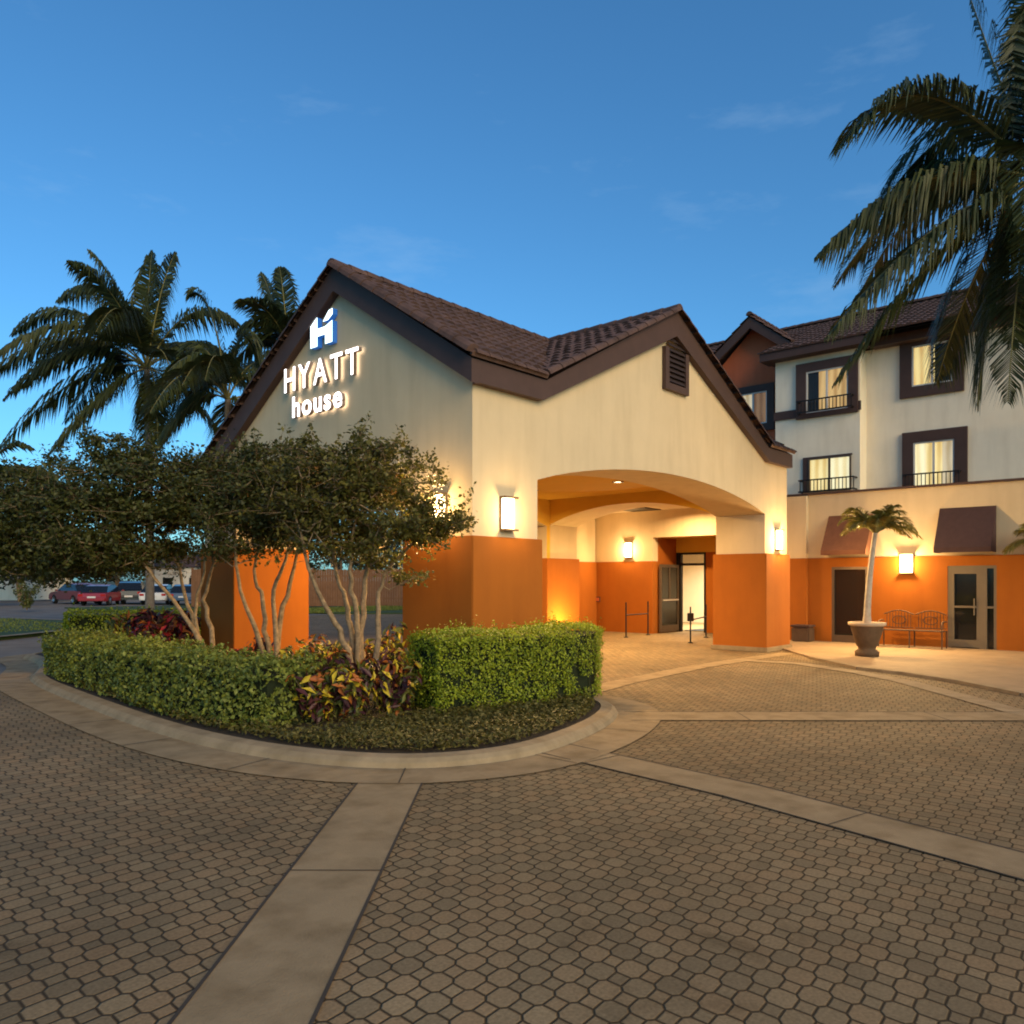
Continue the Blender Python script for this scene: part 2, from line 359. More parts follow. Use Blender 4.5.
# ------------------------------------------------------------------ ground, roads, paving
sheet('ground', [(-700, -700), (900, -700), (900, 900), (-700, 900)], -.03, M['ground'])
sheet('road', [(-60, 6.4), (34, 6.4), (60, 70), (-60, 70)], -.012, M['asphalt'])
sheet('driveway', [(-40, -40), (30, -40), (30, 23.5), (12, 24.5), (5.0, 15.0), (-2.0, 9.2), (-4.05, 6.9), (-40, 6.9)], 0, M['pavers'])
sheet('paving_band', [(-30, 6.25), (-4.2, 6.25), (-4.2, 7.2), (-30, 7.2)], .005, M['pinkpave'])
def strip(name, pts, wd, z, mat, joints=0):
    pts = [Vector((p[0], p[1], 0)) for p in pts]; L, Rr = [], []
    for i, p in enumerate(pts):
        t = (pts[min(i+1, len(pts)-1)] - pts[max(i-1, 0)]).normalized(); nn = Vector((-t.y, t.x, 0))
        ww = wd[i] if isinstance(wd, (list, tuple)) else wd
        L.append(p + nn*ww/2); Rr.append(p - nn*ww/2)
    mb = MB(); n = len(pts)
    mb.add([(p.x, p.y, z) for p in L+Rr], [(i, i+1, n+i+1, n+i) for i in range(n-1)])
    if joints:                                        # sawn joints and dark edges between the slab and the pavers
        for i in range(n-1):
            a, b = pts[i], pts[i+1]; t = (b-a).normalized(); nn = Vector((-t.y, t.x, 0)); ln = (b-a).length
            k = joints*.6
            while k < ln:
                c = a + t*k; h2 = wd/2*.98
                mb.add([(q.x, q.y, z+.003) for q in (c-nn*h2-t*.006, c+nn*h2-t*.006, c+nn*h2+t*.006, c-nn*h2+t*.006)], [(0, 1, 2, 3)], 1)
                k += joints
        for side in (L, Rr):
            for i in range(n-1):
                a, b = side[i], side[i+1]; t = (b-a).normalized(); nn = Vector((-t.y, t.x, 0))*.009
                mb.add([(q.x, q.y, z+.003) for q in (a-nn, b-nn, b+nn, a+nn)], [(0, 1, 2, 3)], 1)
    o = mb.build(name, [mat, M['joint']]); 
    me = o.data
    for f in me.polygons:
        if f.normal.z < 0: f.flip()
    return tag(o, kind='structure')
strip('paving_band', [(-7.8, -6.2), (-3.6, -2.55)], .54, .005, M['concrete'], 2.1)
strip('paving_band', [(-1.75, -2.6), (-2.05, -5.0), (-2.62, -7.4), (-3.4, -10.0)], .50, .006, M['concrete'], 1.55)
strip('paving_band', [(.3, -2.4), (3.6, -6.2), (9, -12.5)], .62, .007, M['concrete'], 2.4)
strip('paving_band', [(.8, -.9), (3.0, -.55), (6.0, -.35), (9.9, -.55)], .42, .008, M['concrete'])
arc = [gp(x, y) for x, y in ((735, 660), (800, 664), (860, 673), (905, 682), (954, 695), (1024, 714))]
arc += [(2.6, -7.7, 0), (1.2, -10, 0)]
strip('paving_band', arc, .36, .009, M['kerb'])
# raised walkway in front of the building, with its kerb
wk = [gp(x, y, .1) for x, y in ((812, 654), (860, 664), (905, 669), (960, 677), (1024, 689))] + [Vector((4.4, -9, 0)), Vector((3.4, -13, 0))]
walk_poly = [(11.6, .6)] + [(p.x, p.y) for p in wk] + [(13.9, -13), (13.9, .9)]
sheet('walkway', walk_poly, .035, paint('walkway_concrete', (.29, .20, .115), .8, .14, 2.0, .3, 90, stain=.12), thick=.1)
kb = MB()
for i in range(len(wk)-1):
    a, b = wk[i], wk[i+1]; t = (b-a); t.z = 0; t.normalize(); nn = Vector((-t.y, t.x, 0))*.075
    kb.add([(q.x, q.y, z) for z in (0, .05) for q in (a-nn, b-nn, b+nn, a+nn)], [(0,3,2,1),(4,5,6,7),(0,1,5,4),(1,2,6,5),(2,3,7,6),(3,0,4,7)])
tag(kb.build('kerb', M['kerb']), kind='structure')

# planted island with its kerb
isl = [(-2.3, 9.8), (-2.95, 8.1), (-3.46, 6.9), (-3.80, 3.9), (-4.05, 1.05), (-4.02, -.45), (-3.80, -1.55), (-3.40, -2.35), (-2.8, -2.78), (-2.1, -2.92), (-1.0, -2.74),
       (.0, -2.40), (.68, -1.95), (.95, -1.40), (1.1, -.75), (1.62, -.35), (1.62, 1.5), (-.1, 1.55), (-.15, 6.3), (-.1, 7.8), (1.5, 7.85), (2.0, 12.2), (-2.1, 12.2)]
def smooth_poly(p, it=2):
    for _ in range(it):
        q = []
        for i in range(len(p)):
            a, b = p[i], p[(i+1) % len(p)]
            q += [(a[0]*.75+b[0]*.25, a[1]*.75+b[1]*.25), (a[0]*.25+b[0]*.75, a[1]*.25+b[1]*.75)]
        p = q
    return p
isl_s = smooth_poly(isl)
def offset_poly(p, d):
    n = len(p); ar = sum(p[i][0]*p[(i+1) % n][1]-p[(i+1) % n][0]*p[i][1] for i in range(n)); sg = 1 if ar > 0 else -1
    out = []
    for i in range(n):
        a, b = Vector(p[i-1]), Vector(p[(i+1) % n]); t = (b-a).normalized(); nn = Vector((t.y, -t.x))*sg
        out.append((p[i][0]+nn.x*d, p[i][1]+nn.y*d))
    return out
def ring(name, prof, poly, mat):
    mb = MB(); n = len(poly); loops = [[(x, y, z) for x, y in offset_poly(poly, d)] for d, z in prof]
    mb.v = [p for lp in loops for p in lp]
    for k in range(len(prof)-1):
        for i in range(n): mb.f.append((k*n+i, k*n+(i+1) % n, (k+1)*n+(i+1) % n, (k+1)*n+i)); mb.mi.append(0); mb.sm.append(False)
    return tag(mb.build(name, mat), kind='structure')
ring('gutter', [(.58, .010), (.02, .006)], isl_s, M['concrete'])
jm = MB(); go_, gi_ = offset_poly(isl_s, .57), offset_poly(isl_s, .06); acc = 0
for i in range(1, len(isl_s)):
    acc += math.hypot(go_[i][0]-go_[i-1][0], go_[i][1]-go_[i-1][1])
    if acc > 1.5:
        acc = 0; a_, b_ = Vector(go_[i]), Vector(gi_[i]); t_ = (b_-a_).normalized(); n_ = Vector((-t_.y, t_.x))*.006
        jm.add([(q.x, q.y, .0145) for q in (a_-n_, a_+n_, b_+n_, b_-n_)], [(0, 1, 2, 3)])
tag(jm.build('gutter_joints', M['joint']), kind='structure')
ring('kerb', [(.05, .0), (.02, .05), (-.03, .085), (-.17, .095), (-.18, .02)], isl_s, M['kerb'])
sheet('planting_bed', offset_poly(isl_s, -.175), .085, M['soil'])

# far lawn with its kerb, left of the road
lawnL = [(-60, -22), (-.9, 17.4), (3.2, 20.4), (9.5, 26.0), (10.5, 30), (5, 47), (-60, 47)]
lawnL = [(-60, 8.5), (-2.0, 17.0), (-.2, 18.3), (2.7, 20.6), (4.6, 24), (3.0, 30), (-2, 36), (-60, 40)]
sheet('lawn', lawnL, .09, M['lawn'], thick=.1)
strip('kerb', lawnL[:6], .3, .105, M['kerb'])
lawnR = [gp(298, 613), gp(330, 614), gp(415, 614), (30, 26, 0), (34, 38, 0), (10, 44, 0), (9, 33, 0)]
sheet('lawn', [(p[0], p[1]) for p in lawnR], .05, M['lawn'], thick=.06)
# short grass blades on both lawns (uncountable)
gb = MB()
def blades(n, ax, bx, ay, by, h):
    for _ in range(n):
        x, y = random.uniform(ax, bx), random.uniform(ay, by); a = random.uniform(0, 6.28); d = .03
        gb.add([(x-d*math.cos(a), y-d*math.sin(a), .06), (x+d*math.cos(a), y+d*math.sin(a), .06), (x+random.uniform(-.05, .05), y+random.uniform(-.05, .05), .06+h*random.uniform(.6, 1.3))], [(0, 1, 2)])
blades(9000, 12, 24, 25.2, 31, .08)
blades(12000, -14, 3, 20, 30, .08)
tag(gb.build('grass', M['leaf_hedge'], recalc=False), kind='stuff')

# ------------------------------------------------------------------ roof tiles: real corrugated courses
def tile_slope(mb, o, e, s, L, H, keep=None, per=.235, course=.36, amp=.05, step=.035, sub=6):
    """o eave origin, e unit along the eave, s unit up the slope, L eave length, H slope length"""
    o, e, s = Vector(o), Vector(e).normalized(), Vector(s).normalized(); nrm = e.cross(s).normalized()
    if nrm.z < 0: nrm = -nrm
    na = int(L/per*sub)+1; nc = max(1, int(math.ceil(H/course)))
    xs = [min(L, i*per/sub) for i in range(na+1)]
    for c in range(nc):
        t0, t1 = c*course, min(H, (c+1)*course+.02)
        jit = [random.uniform(-.006, .006) for _ in range(int(L/per)+3)]
        vs, fs = [], []
        for x in xs:
            wv = abs(math.sin(math.pi*x/per))**.8*amp; j = jit[int(x/per)]
            vs.append(o+e*x+s*t0+nrm*(wv+step+j)); vs.append(o+e*x+s*t1+nrm*(wv+j)); vs.append(o+e*x+s*t0+nrm*(-.01))
        for i in range(len(xs)-1):
            c0 = o+e*((xs[i]+xs[i+1])/2)+s*((t0+t1)/2)
            if keep and not keep(c0): continue
            a, b = i*3, (i+1)*3
            fs += [(a, b, b+1, a+1), (a+2, b+2, b, a)]
        mb.add(vs, fs, 0, False)
def cap_run(mb, a, b, r=.11, step=.34):
    a, b = Vector(a), Vector(b); t = (b-a).normalized(); n = max(1, int((b-a).length/step)); side = t.cross(Vector((0, 0, 1))).normalized(); up = side.cross(t)
    if up.z < 0: up = -up
    for i in range(n):
        p, q = a+(b-a)*(i/n), a+(b-a)*((i+1.12)/n if i < n-1 else 1)
        vs = []
        for c, rr in ((p, r*1.12), (q, r*.95)):
            for k in range(7):
                ang = math.pi*k/6; vs.append(c+side*math.cos(ang)*rr+up*(math.sin(ang)*rr))
        mb.add(vs, [(k, k+1, 8+k, 7+k) for k in range(6)]+[(0, 6, 5, 4, 3, 2, 1)], 0, False)

# ------------------------------------------------------------------ entrance canopy
CU, CV = 11.2, 7.66; ZB = 2.33; ZF = 4.48; RV = 3.08; RU = 5.55; ZR = 7.10
can = thing('entrance_canopy', 'cream and orange drive-through entrance canopy with arched openings and brown tiled gable roof', 'canopy')
def arch_pts(a0, a1, zs, rise, n=20):
    return [(a0+(a1-a0)*i/n, zs+rise*(1-(2*i/n-1)**2)**.92) for i in range(n+1)]
SL = (6.50-ZF)/RV
# front wall: plane v=0..1.25
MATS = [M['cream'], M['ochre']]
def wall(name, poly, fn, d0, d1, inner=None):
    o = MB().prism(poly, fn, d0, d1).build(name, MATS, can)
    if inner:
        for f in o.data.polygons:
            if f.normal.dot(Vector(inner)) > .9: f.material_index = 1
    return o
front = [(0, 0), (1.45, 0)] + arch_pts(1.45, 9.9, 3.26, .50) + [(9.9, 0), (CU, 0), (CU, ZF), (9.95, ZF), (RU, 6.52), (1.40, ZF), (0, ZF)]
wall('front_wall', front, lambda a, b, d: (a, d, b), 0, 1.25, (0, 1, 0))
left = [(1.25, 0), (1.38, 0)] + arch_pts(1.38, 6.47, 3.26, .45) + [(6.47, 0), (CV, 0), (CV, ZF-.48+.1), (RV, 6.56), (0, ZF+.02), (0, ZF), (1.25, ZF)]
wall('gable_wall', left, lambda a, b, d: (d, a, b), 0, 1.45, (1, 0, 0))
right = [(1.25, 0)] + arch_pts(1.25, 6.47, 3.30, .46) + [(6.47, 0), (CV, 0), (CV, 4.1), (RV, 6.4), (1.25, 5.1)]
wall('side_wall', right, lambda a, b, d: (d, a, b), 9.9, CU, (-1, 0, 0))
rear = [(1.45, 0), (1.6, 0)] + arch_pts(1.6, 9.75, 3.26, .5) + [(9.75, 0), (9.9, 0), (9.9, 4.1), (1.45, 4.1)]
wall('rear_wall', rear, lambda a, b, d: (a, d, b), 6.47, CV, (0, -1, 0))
for (a, b, c, d) in ((-.06, 1.51, -.06, 1.44), (9.84, 11.26, -.06, 1.31), (-.06, 1.66, 6.41, 7.72), (9.69, 11.26, 6.41, 7.72)):
    pb = boxo('pier_base', (a, c, .0), (b, d, ZB), M['orange'], can, bevel=.012)
    boxo('plinth', (a-.035, c-.035, 0), (b+.035, d+.035, .11), M['concrete'], pb, bevel=.01)
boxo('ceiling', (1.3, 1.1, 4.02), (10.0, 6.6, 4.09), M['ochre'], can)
# fascia boards
rf, rfo = .45, -.13
def fascia_front():
    mb = MB()
    bot = [(-.003, ZF), (1.45, ZF), (RU, 6.42), (9.9, ZF), (CU+.04, ZF)]
    top = [(-.003, 4.80), (1.52, 4.80), (RU, 6.90), (9.83, 4.80), (CU+.04, 4.80)]
    for i in range(4):
        mb.prism([bot[i], bot[i+1], top[i+1], top[i]], lambda a, b, d: (a, d, b), rfo, -.003)
    return mb
fascia_front().build('fascia', M['trim'], can)
zl = lambda v: 6.50-SL*(v-RV)
mb = MB()
mb.prism([(-.13, ZF-.02), (RV, 6.50), (RV, 6.90), (-.13, 4.80)], lambda a, b, d: (d, a, b), -.15, -.003)
mb.prism([(RV, 6.50), (8.0, zl(8.0)), (8.0, zl(8.0)+.40), (RV, 6.90)], lambda a, b, d: (d, a, b), -.15, -.003)
mb.build('fascia', M['trim'], can)
MB().prism([(-.12, ZF+.3), (RV, 6.8), (8.0, zl(8.0)+.3), (8.0, zl(8.0)), (RV, 6.4), (-.12, ZF)], lambda a, b, d: (d, a, b), CU+.003, CU+.055).build('fascia', M['trim'], can)
boxo('fascia', (-.1, CV+.003, 3.85), (CU+.1, CV+.35, 4.05), M['trim'], can)
# roof decks and tiles
sm = (6.90-4.84)/(RV+.15); s_main = Vector((0, 1, sm)).normalized()
sc = (6.90-4.84)/(RU-1.45)
roofmb = MB()
valley = lambda p: p.y - (RV/(RU-1.45))*(p.x-1.45)      # >0: on the main slope side of the left valley
valley2 = lambda p: p.y - (RV/(9.9-RU))*(9.9-p.x)
Hm = math.hypot(RV+.15, 6.90-4.84)
tile_slope(roofmb, (-.2, -.18, 4.82), (1, 0, 0), s_main, CU+.26, Hm, lambda p: valley(p) > -.06 or p.x < 1.5 or valley2(p) > -.06 and p.x > RU)
Hc = math.hypot(RU-1.45, 6.90-4.84)
tile_slope(roofmb, (1.45, -.18, 4.84), (0, 1, 0), (1, 0, sc), RV+.25, Hc, lambda p: valley(p) < .1)
tile_slope(roofmb, (9.89, -.18, 4.84), (0, 1, 0), (-1, 0, sc), RV+.25, Hc, lambda p: valley2(p) < .1)
zb8 = zl(8.05)+.42
tile_slope(roofmb, (-.2, 8.05, zb8), (1, 0, 0), (0, -1, (6.90-zb8)/(8.05-RV)), CU+.26, math.hypot(8.05-RV, 6.90-zb8))
roof = roofmb.build('roof', M['tile'], can, recalc=False)
dk = MB()
def deck(mb, pts): 
    mb.add([(p[0], p[1], p[2]-.05) for p in pts]+[(p[0], p[1], p[2]-.09) for p in pts], [tuple(range(len(pts))), tuple(range(len(pts), 2*len(pts)))[::-1]])
deck(dk, [(-.13, -.12, 4.85), (1.5, -.12, 4.85), (RU, RV, 6.90), (-.13, RV, 6.90)]); deck(dk, [(9.85, -.12, 4.85), (CU+.05, -.12, 4.85), (CU+.05, RV, 6.90), (RU, RV, 6.90)])
deck(dk, [(1.45, -.12, 4.85), (RU, -.12, 6.90), (RU, RV, 6.90)]); deck(dk, [(9.9, -.12, 4.85), (RU, RV, 6.90), (RU, -.12, 6.90)])
deck(dk, [(-.13, RV, 6.90), (CU+.05, RV, 6.90), (CU+.05, 8.0, zb8), (-.13, 8.0, zb8)])
dk.build('roof_deck', M['trim'], roof, recalc=False)
cp = MB()
cap_run(cp, (-.2, RV, 6.91), (CU+.08, RV, 6.91)); cap_run(cp, (RU, -.2, 6.91), (RU, RV, 6.91))
cap_run(cp, (-.16, -.15, 4.87), (-.16, RV, 6.91), .11); cap_run(cp, (-.16, 8.05, zb8+.03), (-.16, RV, 6.91), .085)
cap_run(cp, (1.48, -.16, 4.87), (RU, -.16, 6.91), .085); cap_run(cp, (9.86, -.16, 4.87), (RU, -.16, 6.91), .085)
cap_run(cp, (-.15, -.17, 4.85), (1.45, -.17, 4.85), .07, .24); cap_run(cp, (9.9, -.17, 4.85), (CU+.06, -.17, 4.85), .07, .24)
cp.build('ridge_cap', M['tile'], roof, recalc=False)
# louvred vent high in the front gable
gv = MB(); u0, u1, z0, z1 = 5.20, 6.10, 5.36, 6.17
gv.prism([(u0, z0), (u0+.13, z0), (u0+.13, z1), (u0, z1)], lambda a, b, d: (a, d, b), -.09, -.004)
gv.prism([(u1-.13, z0), (u1, z0), (u1, z1), (u1-.13, z1)], lambda a, b, d: (a, d, b), -.09, -.004)
gv.prism([(u0+.13, z0), (u1-.13, z0), (u1-.13, z0+.13), (u0+.13, z0+.13)], lambda a, b, d: (a, d, b), -.09, -.004)
gvo = gv.build('gable_vent', M['trim'], can)
lv = MB(); lv.box((u0+.13, -.02, z0+.13), (u1-.13, -.005, z1))
for i in range(9):
    z = z0+.16+i*.098; lv.add([(u0+.13, -.03, z+.08), (u1-.13, -.03, z+.08), (u1-.13, -.075, z), (u0+.13, -.075, z), (u0+.13, -.04, z+.08), (u1-.13, -.04, z+.08), (u1-.13, -.085, z), (u0+.13, -.085, z)], [(0,1,2,3),(7,6,5,4),(2,6,7,3),(0,4,5,1)])
lv.build('louvre', paint('louvre_paint', (.035, .022, .02), .6, .1), gvo)

# ------------------------------------------------------------------ main hotel building
hot = thing('hotel_building', 'three storey cream and orange hotel building with tiled roof behind the canopy', 'building', (0, 0, 0))
PU = 13.73; PT = 4.03; V0, V1 = -13.0, 9.0
vdl, vdr = v_on(653, PU), v_on(722, PU)               # entrance recess
d1a, d1b = v_on(832, PU), v_on(868, PU); d2a, d2b = v_on(948, PU), v_on(997, PU)
def pw(name, lo, hi, z0, z1, mat, u0=PU, u1=PU+.3): return boxo(name, (u0, lo, z0), (u1, hi, z1), mat, hot)
# lower band (orange) pieces between the openings, upper band (cream) above
HD = 2.05
for lo, hi in ((V0, d2b), (d2a, d1b), (d1a, vdr), (vdl, V1)):
    pw('lower_wall', lo, hi, 0, 2.30, M['orange'], PU-.03)
for a, b in ((d2b, d2a), (d1b, d1a)): pw('door_head', a, b, HD, 2.30, M['orange'], PU-.03)
pw('upper_wall', V0, vdr, 2.30, PT, M['cream']); pw('upper_wall', vdl, V1, 2.30, PT, M['cream']); pw('upper_wall', vdr, vdl, 3.05, PT, M['cream'])
boxo('parapet_cap', (PU-.05, V0, PT), (PU+.35, 1.1, PT+.06), M['trim'], hot)
boxo('flat_roof', (PU+.3, V0, PT-.25), (18.6, V1, PT-.06), M['concrete'], hot)
# pilaster by the canopy
pil = boxo('pilaster', (PU-.16, .42, 2.30), (PU-.002, 1.05, PT-.02), M['cream'], hot); boxo('pilaster', (PU-.16, .42, 0), (PU-.032, 1.05, 2.298), M['orange'], hot)
# link roof between canopy and building
boxo('link_roof', (CU+.01, 1.1, 3.9), (PU-.01, V1, 4.2), M['cream'], hot)
lw = boxo('link_wall', (CU+.01, 7.55, 2.3), (PU-.04, 7.8, 3.89), M['cream'], hot); boxo('link_wall', (CU+.07, 7.5, 0), (PU-.04, 7.85, 2.295), M['orange'], hot)
boxo('link_ceiling_grille', (12.5, 4.9, 3.87), (13.45, 5.9, 3.895), M['black'], hot)
# entrance recess
EU = 15.2
boxo('recess_wall', (PU+.3, vdl, 0), (EU+.2, vdl+.2, 3.2), M['orange'], hot); boxo('recess_wall', (PU+.3, vdr-.2, 0), (EU+.2, vdr, 3.2), M['orange'], hot)
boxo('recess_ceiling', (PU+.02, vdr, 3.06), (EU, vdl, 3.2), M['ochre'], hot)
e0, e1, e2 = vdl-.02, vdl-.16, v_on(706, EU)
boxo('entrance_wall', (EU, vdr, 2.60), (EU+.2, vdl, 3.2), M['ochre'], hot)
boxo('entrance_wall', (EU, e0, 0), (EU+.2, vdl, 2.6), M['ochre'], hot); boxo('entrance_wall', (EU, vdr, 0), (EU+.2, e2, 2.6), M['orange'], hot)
fr = MB()
fr.box((EU-.03, e2, 0), (EU+.1, e2+.06, 2.6)); fr.box((EU-.03, e1-.03, 0), (EU+.1, e1+.05, 2.6)); fr.box((EU-.03, e0-.06, 0), (EU+.1, e0, 2.6))
fr.box((EU-.028, e2+.06, 2.53), (EU+.098, e1-.03, 2.6)); fr.box((EU-.028, e2+.06, 2.17), (EU+.098, e1-.03, 2.25)); fr.box((EU-.028, e1+.05, 2.17), (EU+.098, e0-.06, 2.6))
fro = fr.build('entrance_frame', M['black'], hot)
boxo('transom_pane', (EU+.03, e2+.06, 2.25), (EU+.04, e1-.03, 2.53), M['glass'], fro)
# open glazed leaf, swung outwards against the side of the recess
lf = MB(); a0, a1, vv = PU+.22, EU-.06, vdl-.14
lf.box((a0, vv, .03), (a0+.10, vv+.05, 2.2)); lf.box((a1-.10, vv, .03), (a1, vv+.05, 2.2)); lf.box((a0+.10, vv+.001, 2.1), (a1-.10, vv+.049, 2.2))
lf.box((a0+.10, vv+.001, .03), (a1-.10, vv+.049, .24)); lf.box((a0+.10, vv+.001, 1.02), (a1-.10, vv+.049, 1.10)); lf.box(((a0+a1)/2-.04, vv+.002, 1.1), ((a0+a1)/2+.04, vv+.048, 2.1))
leaf = lf.build('entrance_door', M['bronze'], hot)
boxo('pane', (a0+.10, vv+.02, .24), (a1-.10, vv+.03, 2.1), M['darkglass'], leaf); boxo('push_bar', (a0+.12, vv-.06, 1.04), (a1-.12, vv-.03, 1.07), M['whiteframe'], leaf)
# lobby seen through the open doorway
lob = MB(); lob.box((20.2, 2.5, 0), (20.4, 9, 3)); lob.box((EU+.2, 2.3, 0), (20.2, 2.5, 3)); lob.box((EU+.2, 8.8, 0), (20.2, 9, 3)); lob.box((EU+.2, 2.5, 2.8), (20.2, 8.8, 3))
lbo = lob.build('lobby', M['lobby'], hot)
boxo('lobby_floor', (EU+.2, 2.5, .004), (20.2, 8.8, .02), M['kerb'], lbo)
boxo('lobby_desk', (18.6, 3.2, .02), (19.2, 5.0, 1.05), M['fence'], lbo); boxo('lobby_picture', (20.14, 5.2, 1.3), (20.19, 6.3, 2.1), M['awning2'], lbo); boxo('door_mat', (EU+.3, 4.35, .02), (EU+1.4, 5.2, .035), M['navy'], lbo)
lp = boxo('lobby_light_panel', (16.0, 4.6, 2.76), (18.4, 6.6, 2.79), emit('panel_lens', (1, .86, .60), 4.0), lbo)
area_light(lbo, 'lobby_lamp', (17.4, 5.4, 2.7), 1.6, 260, (1, .84, .58))
area_light(lbo, 'lobby_lamp', (19.0, 5.6, 2.7), 1.2, 90, (1, .84, .58))
# service doors
def service_door(a, b, zt, split, name='service_door', dark=False):
    lo, hi = min(a, b), max(a, b); d = MB(); u = PU-.02
    d.box((u, lo, 0), (u+.12, lo+.06, zt)); d.box((u, hi-.06, 0), (u+.12, hi, zt)); d.box((u+.001, lo+.06, zt-.07), (u+.119, hi-.06, zt))
    if split:
        k = lo+(hi-lo)*.26
        d.box((u+.002, k-.07, 0), (u+.118, k+.09, zt-.07))
        d.box((u+.003, k+.09, .06), (u+.1, k+.15, zt-.07)); d.box((u+.003, hi-.14, .06), (u+.1, hi-.06, zt-.07))
        d.box((u+.004, k+.15, .06), (u+.1, hi-.14, .24)); d.box((u+.004, k+.15, zt-.2), (u+.1, hi-.14, zt-.07)); d.box((u+.005, lo+.06, 1.02), (u+.1, hi-.14, 1.07))
    else:
        d.box((u+.004, lo+.06, .02), (u+.1, hi-.06, .22))
    o = d.build(name, M['alu'] if not dark else M['bronze'], hot)
    boxo('pane', (u+.06, lo+.05, .05), (u+.07, hi-.05, zt-.06), M['darkglass'], o)
    boxo('room_behind', (u+.2, lo, 0), (u+.24, hi, zt), M['navy'], o)
    if split: MB().tube([(u-.05, k+.19, .85), (u-.05, k+.19, 1.25)], .015).build('handle', M['alu'], o)
    return o
service_door(d2a, d2b, HD, True); service_door(d1a, d1b, HD, False, dark=True)

# upper storeys
BU, WU, QU = 17.3, 17.9, 18.5                          # bay, main wall, rust wall planes
bl, br_ = v_on(775.5, BU), v_on(860, BU)
EZ = 8.88
boxo('upper_wall', (BU, br_, PT-.06), (BU+.6, bl, EZ), M['white'], hot)
boxo('upper_wall', (WU, V0, PT-.06), (WU+.3, br_+.2, EZ), M['white'], hot)
boxo('upper_wall', (QU, bl-.4, PT-.06), (QU+.3, bl+8.0, EZ+.2), M['brick'], hot)
boxo('upper_wall', (BU+.601, bl-.25, PT-.06), (QU-.002, bl-.002, EZ), M['white'], hot)
# belt trim on the bay
zb0, zb1 = z_on(785, 420, BU), z_on(785, 411.5, BU)
wx = lambda x, u: v_on(x, u)
boxo('belt_course', (BU-.05, wx(797, BU), zb0), (BU-.002, bl+.04, zb1), M['trim'], hot); boxo('belt_course', (BU-.05, br_-.04, zb0), (BU-.002, wx(858, BU), zb1), M['trim'], hot)
MB().box((WU-.05, V0, PT+.05), (WU-.002, br_, PT+.18)).build('belt_course', M['trim'], hot)
def window(u, ox, oy, ix, iy, bays, rail=False, trim=True, depth=.12):
    """ox/oy outer trim pixel box (x at each side, y measured on its middle), ix/iy glazed box; bays = list of curtain materials left to right"""
    xo = (ox[0]+ox[1])/2; xi = (ix[0]+ix[1])/2
    o0, o1 = v_on(ox[1], u), v_on(ox[0], u); oz0, oz1 = z_on(xo, oy[1], u), z_on(xo, oy[0], u)
    i0, i1 = v_on(ix[1], u), v_on(ix[0], u); iz0, iz1 = z_on(xi, iy[1], u), z_on(xi, iy[0], u)
    t = MB()
    if trim:
        t.box((u-.10, o0, oz0), (u-.002, i0, oz1)); t.box((u-.10, i1, oz0), (u-.002, o1, oz1))
        t.box((u-.099, i0, oz0), (u-.002, i1, iz0)); t.box((u-.099, i0, iz1), (u-.002, i1, oz1))
    else:
        t.box((u-.05, i1, iz0), (u-.002, i1+.18, iz1)); t.box((u-.051, i0-.03, iz1), (u-.002, i1+.18, iz1+.05))
    w_ = t.build('window', M['trim'], hot)
    f = MB(); th = .045
    f.box((u-.07, i0, iz0), (u-.003, i0+th, iz1)); f.box((u-.07, i1-th, iz0), (u-.003, i1, iz1)); f.box((u-.069, i0+th, iz0), (u-.003, i1-th, iz0+th)); f.box((u-.069, i0+th, iz1-th), (u-.003, i1-th, iz1))
    m = (i0+i1)/2; f.box((u-.068, m-.03, iz0+th), (u-.003, m+.03, iz1-th))
    f.build('sash_frame', M['whiteframe'] if trim else M['bronze'], w_)
    boxo('pane', (u-.032, i0+th, iz0+th), (u-.028, i1-th, iz1-th), M['glass'], w_)
    nb = len(bays); wd = (i1-i0-2*th)
    for k, (mat, frac0, frac1) in enumerate(bays):
        hi = i1-th-wd*frac0; lo = i1-th-wd*frac1; cb = MB(); n = 14; vs = []
        for j in range(n+1):
            yy = lo+(hi-lo)*j/n; uu = u-.014+.006*math.sin(j*2.2+k)
            vs += [(uu, yy, iz0+th), (uu, yy, iz1-th)]
        cb.add(vs, [(2*j, 2*j+2, 2*j+3, 2*j+1) for j in range(n)], 0, True)
        cb.build('curtain', mat, w_, recalc=False)
    if rail:
        rl = MB(); r0, r1 = i0-.18, i1+.22; zt = iz0+.34; uu = u-.34
        rl.box((uu, r0, zt), (uu+.04, r1, zt+.04)); rl.box((uu, r0, iz0-.02), (uu+.04, r1, iz0+.02))
        k = r0
        while k < r1+.01: rl.box((uu+.005, k, iz0), (uu+.03, k+.02, zt)); k += .11
        for yy in (r0, r1-.04): rl.box((uu+.04, yy, zt), (u-.003, yy+.04, zt+.04)); rl.box((uu+.04, yy, iz0-.02), (u-.003, yy+.04, iz0+.02))
        rl.build('balcony_rail', M['black'], w_)
    return w_
window(BU, (797, 858.5), (360, 416), (807, 849), (369, 411), [(M['navy'], 0, .28), (M['cur2'], .28, 1)], rail=True)
window(BU, (797, 858), (452, 492), (809, 851.5), (457, 491), [(M['cur'], 0, .5), (M['cur6'], .5, 1)], rail=True, trim=False)
window(WU, (900.5, 964.5), (333, 395), (912.5, 953.5), (343.5, 384.5), [(M['cur5'], 0, .56), (M['navy'], .56, 1)])
window(WU, (903, 968), (430, 489), (914, 955), (441, 486), [(M['cur6'], 0, .3), (M['cur'], .3, .72), (M['cur4'], .72, 1)], rail=True)
window(QU, (734.5, 775), (386, 432), (740, 768), (393, 425), [(M['cur4'], 0, .48), (M['cur3'], .48, 1)])
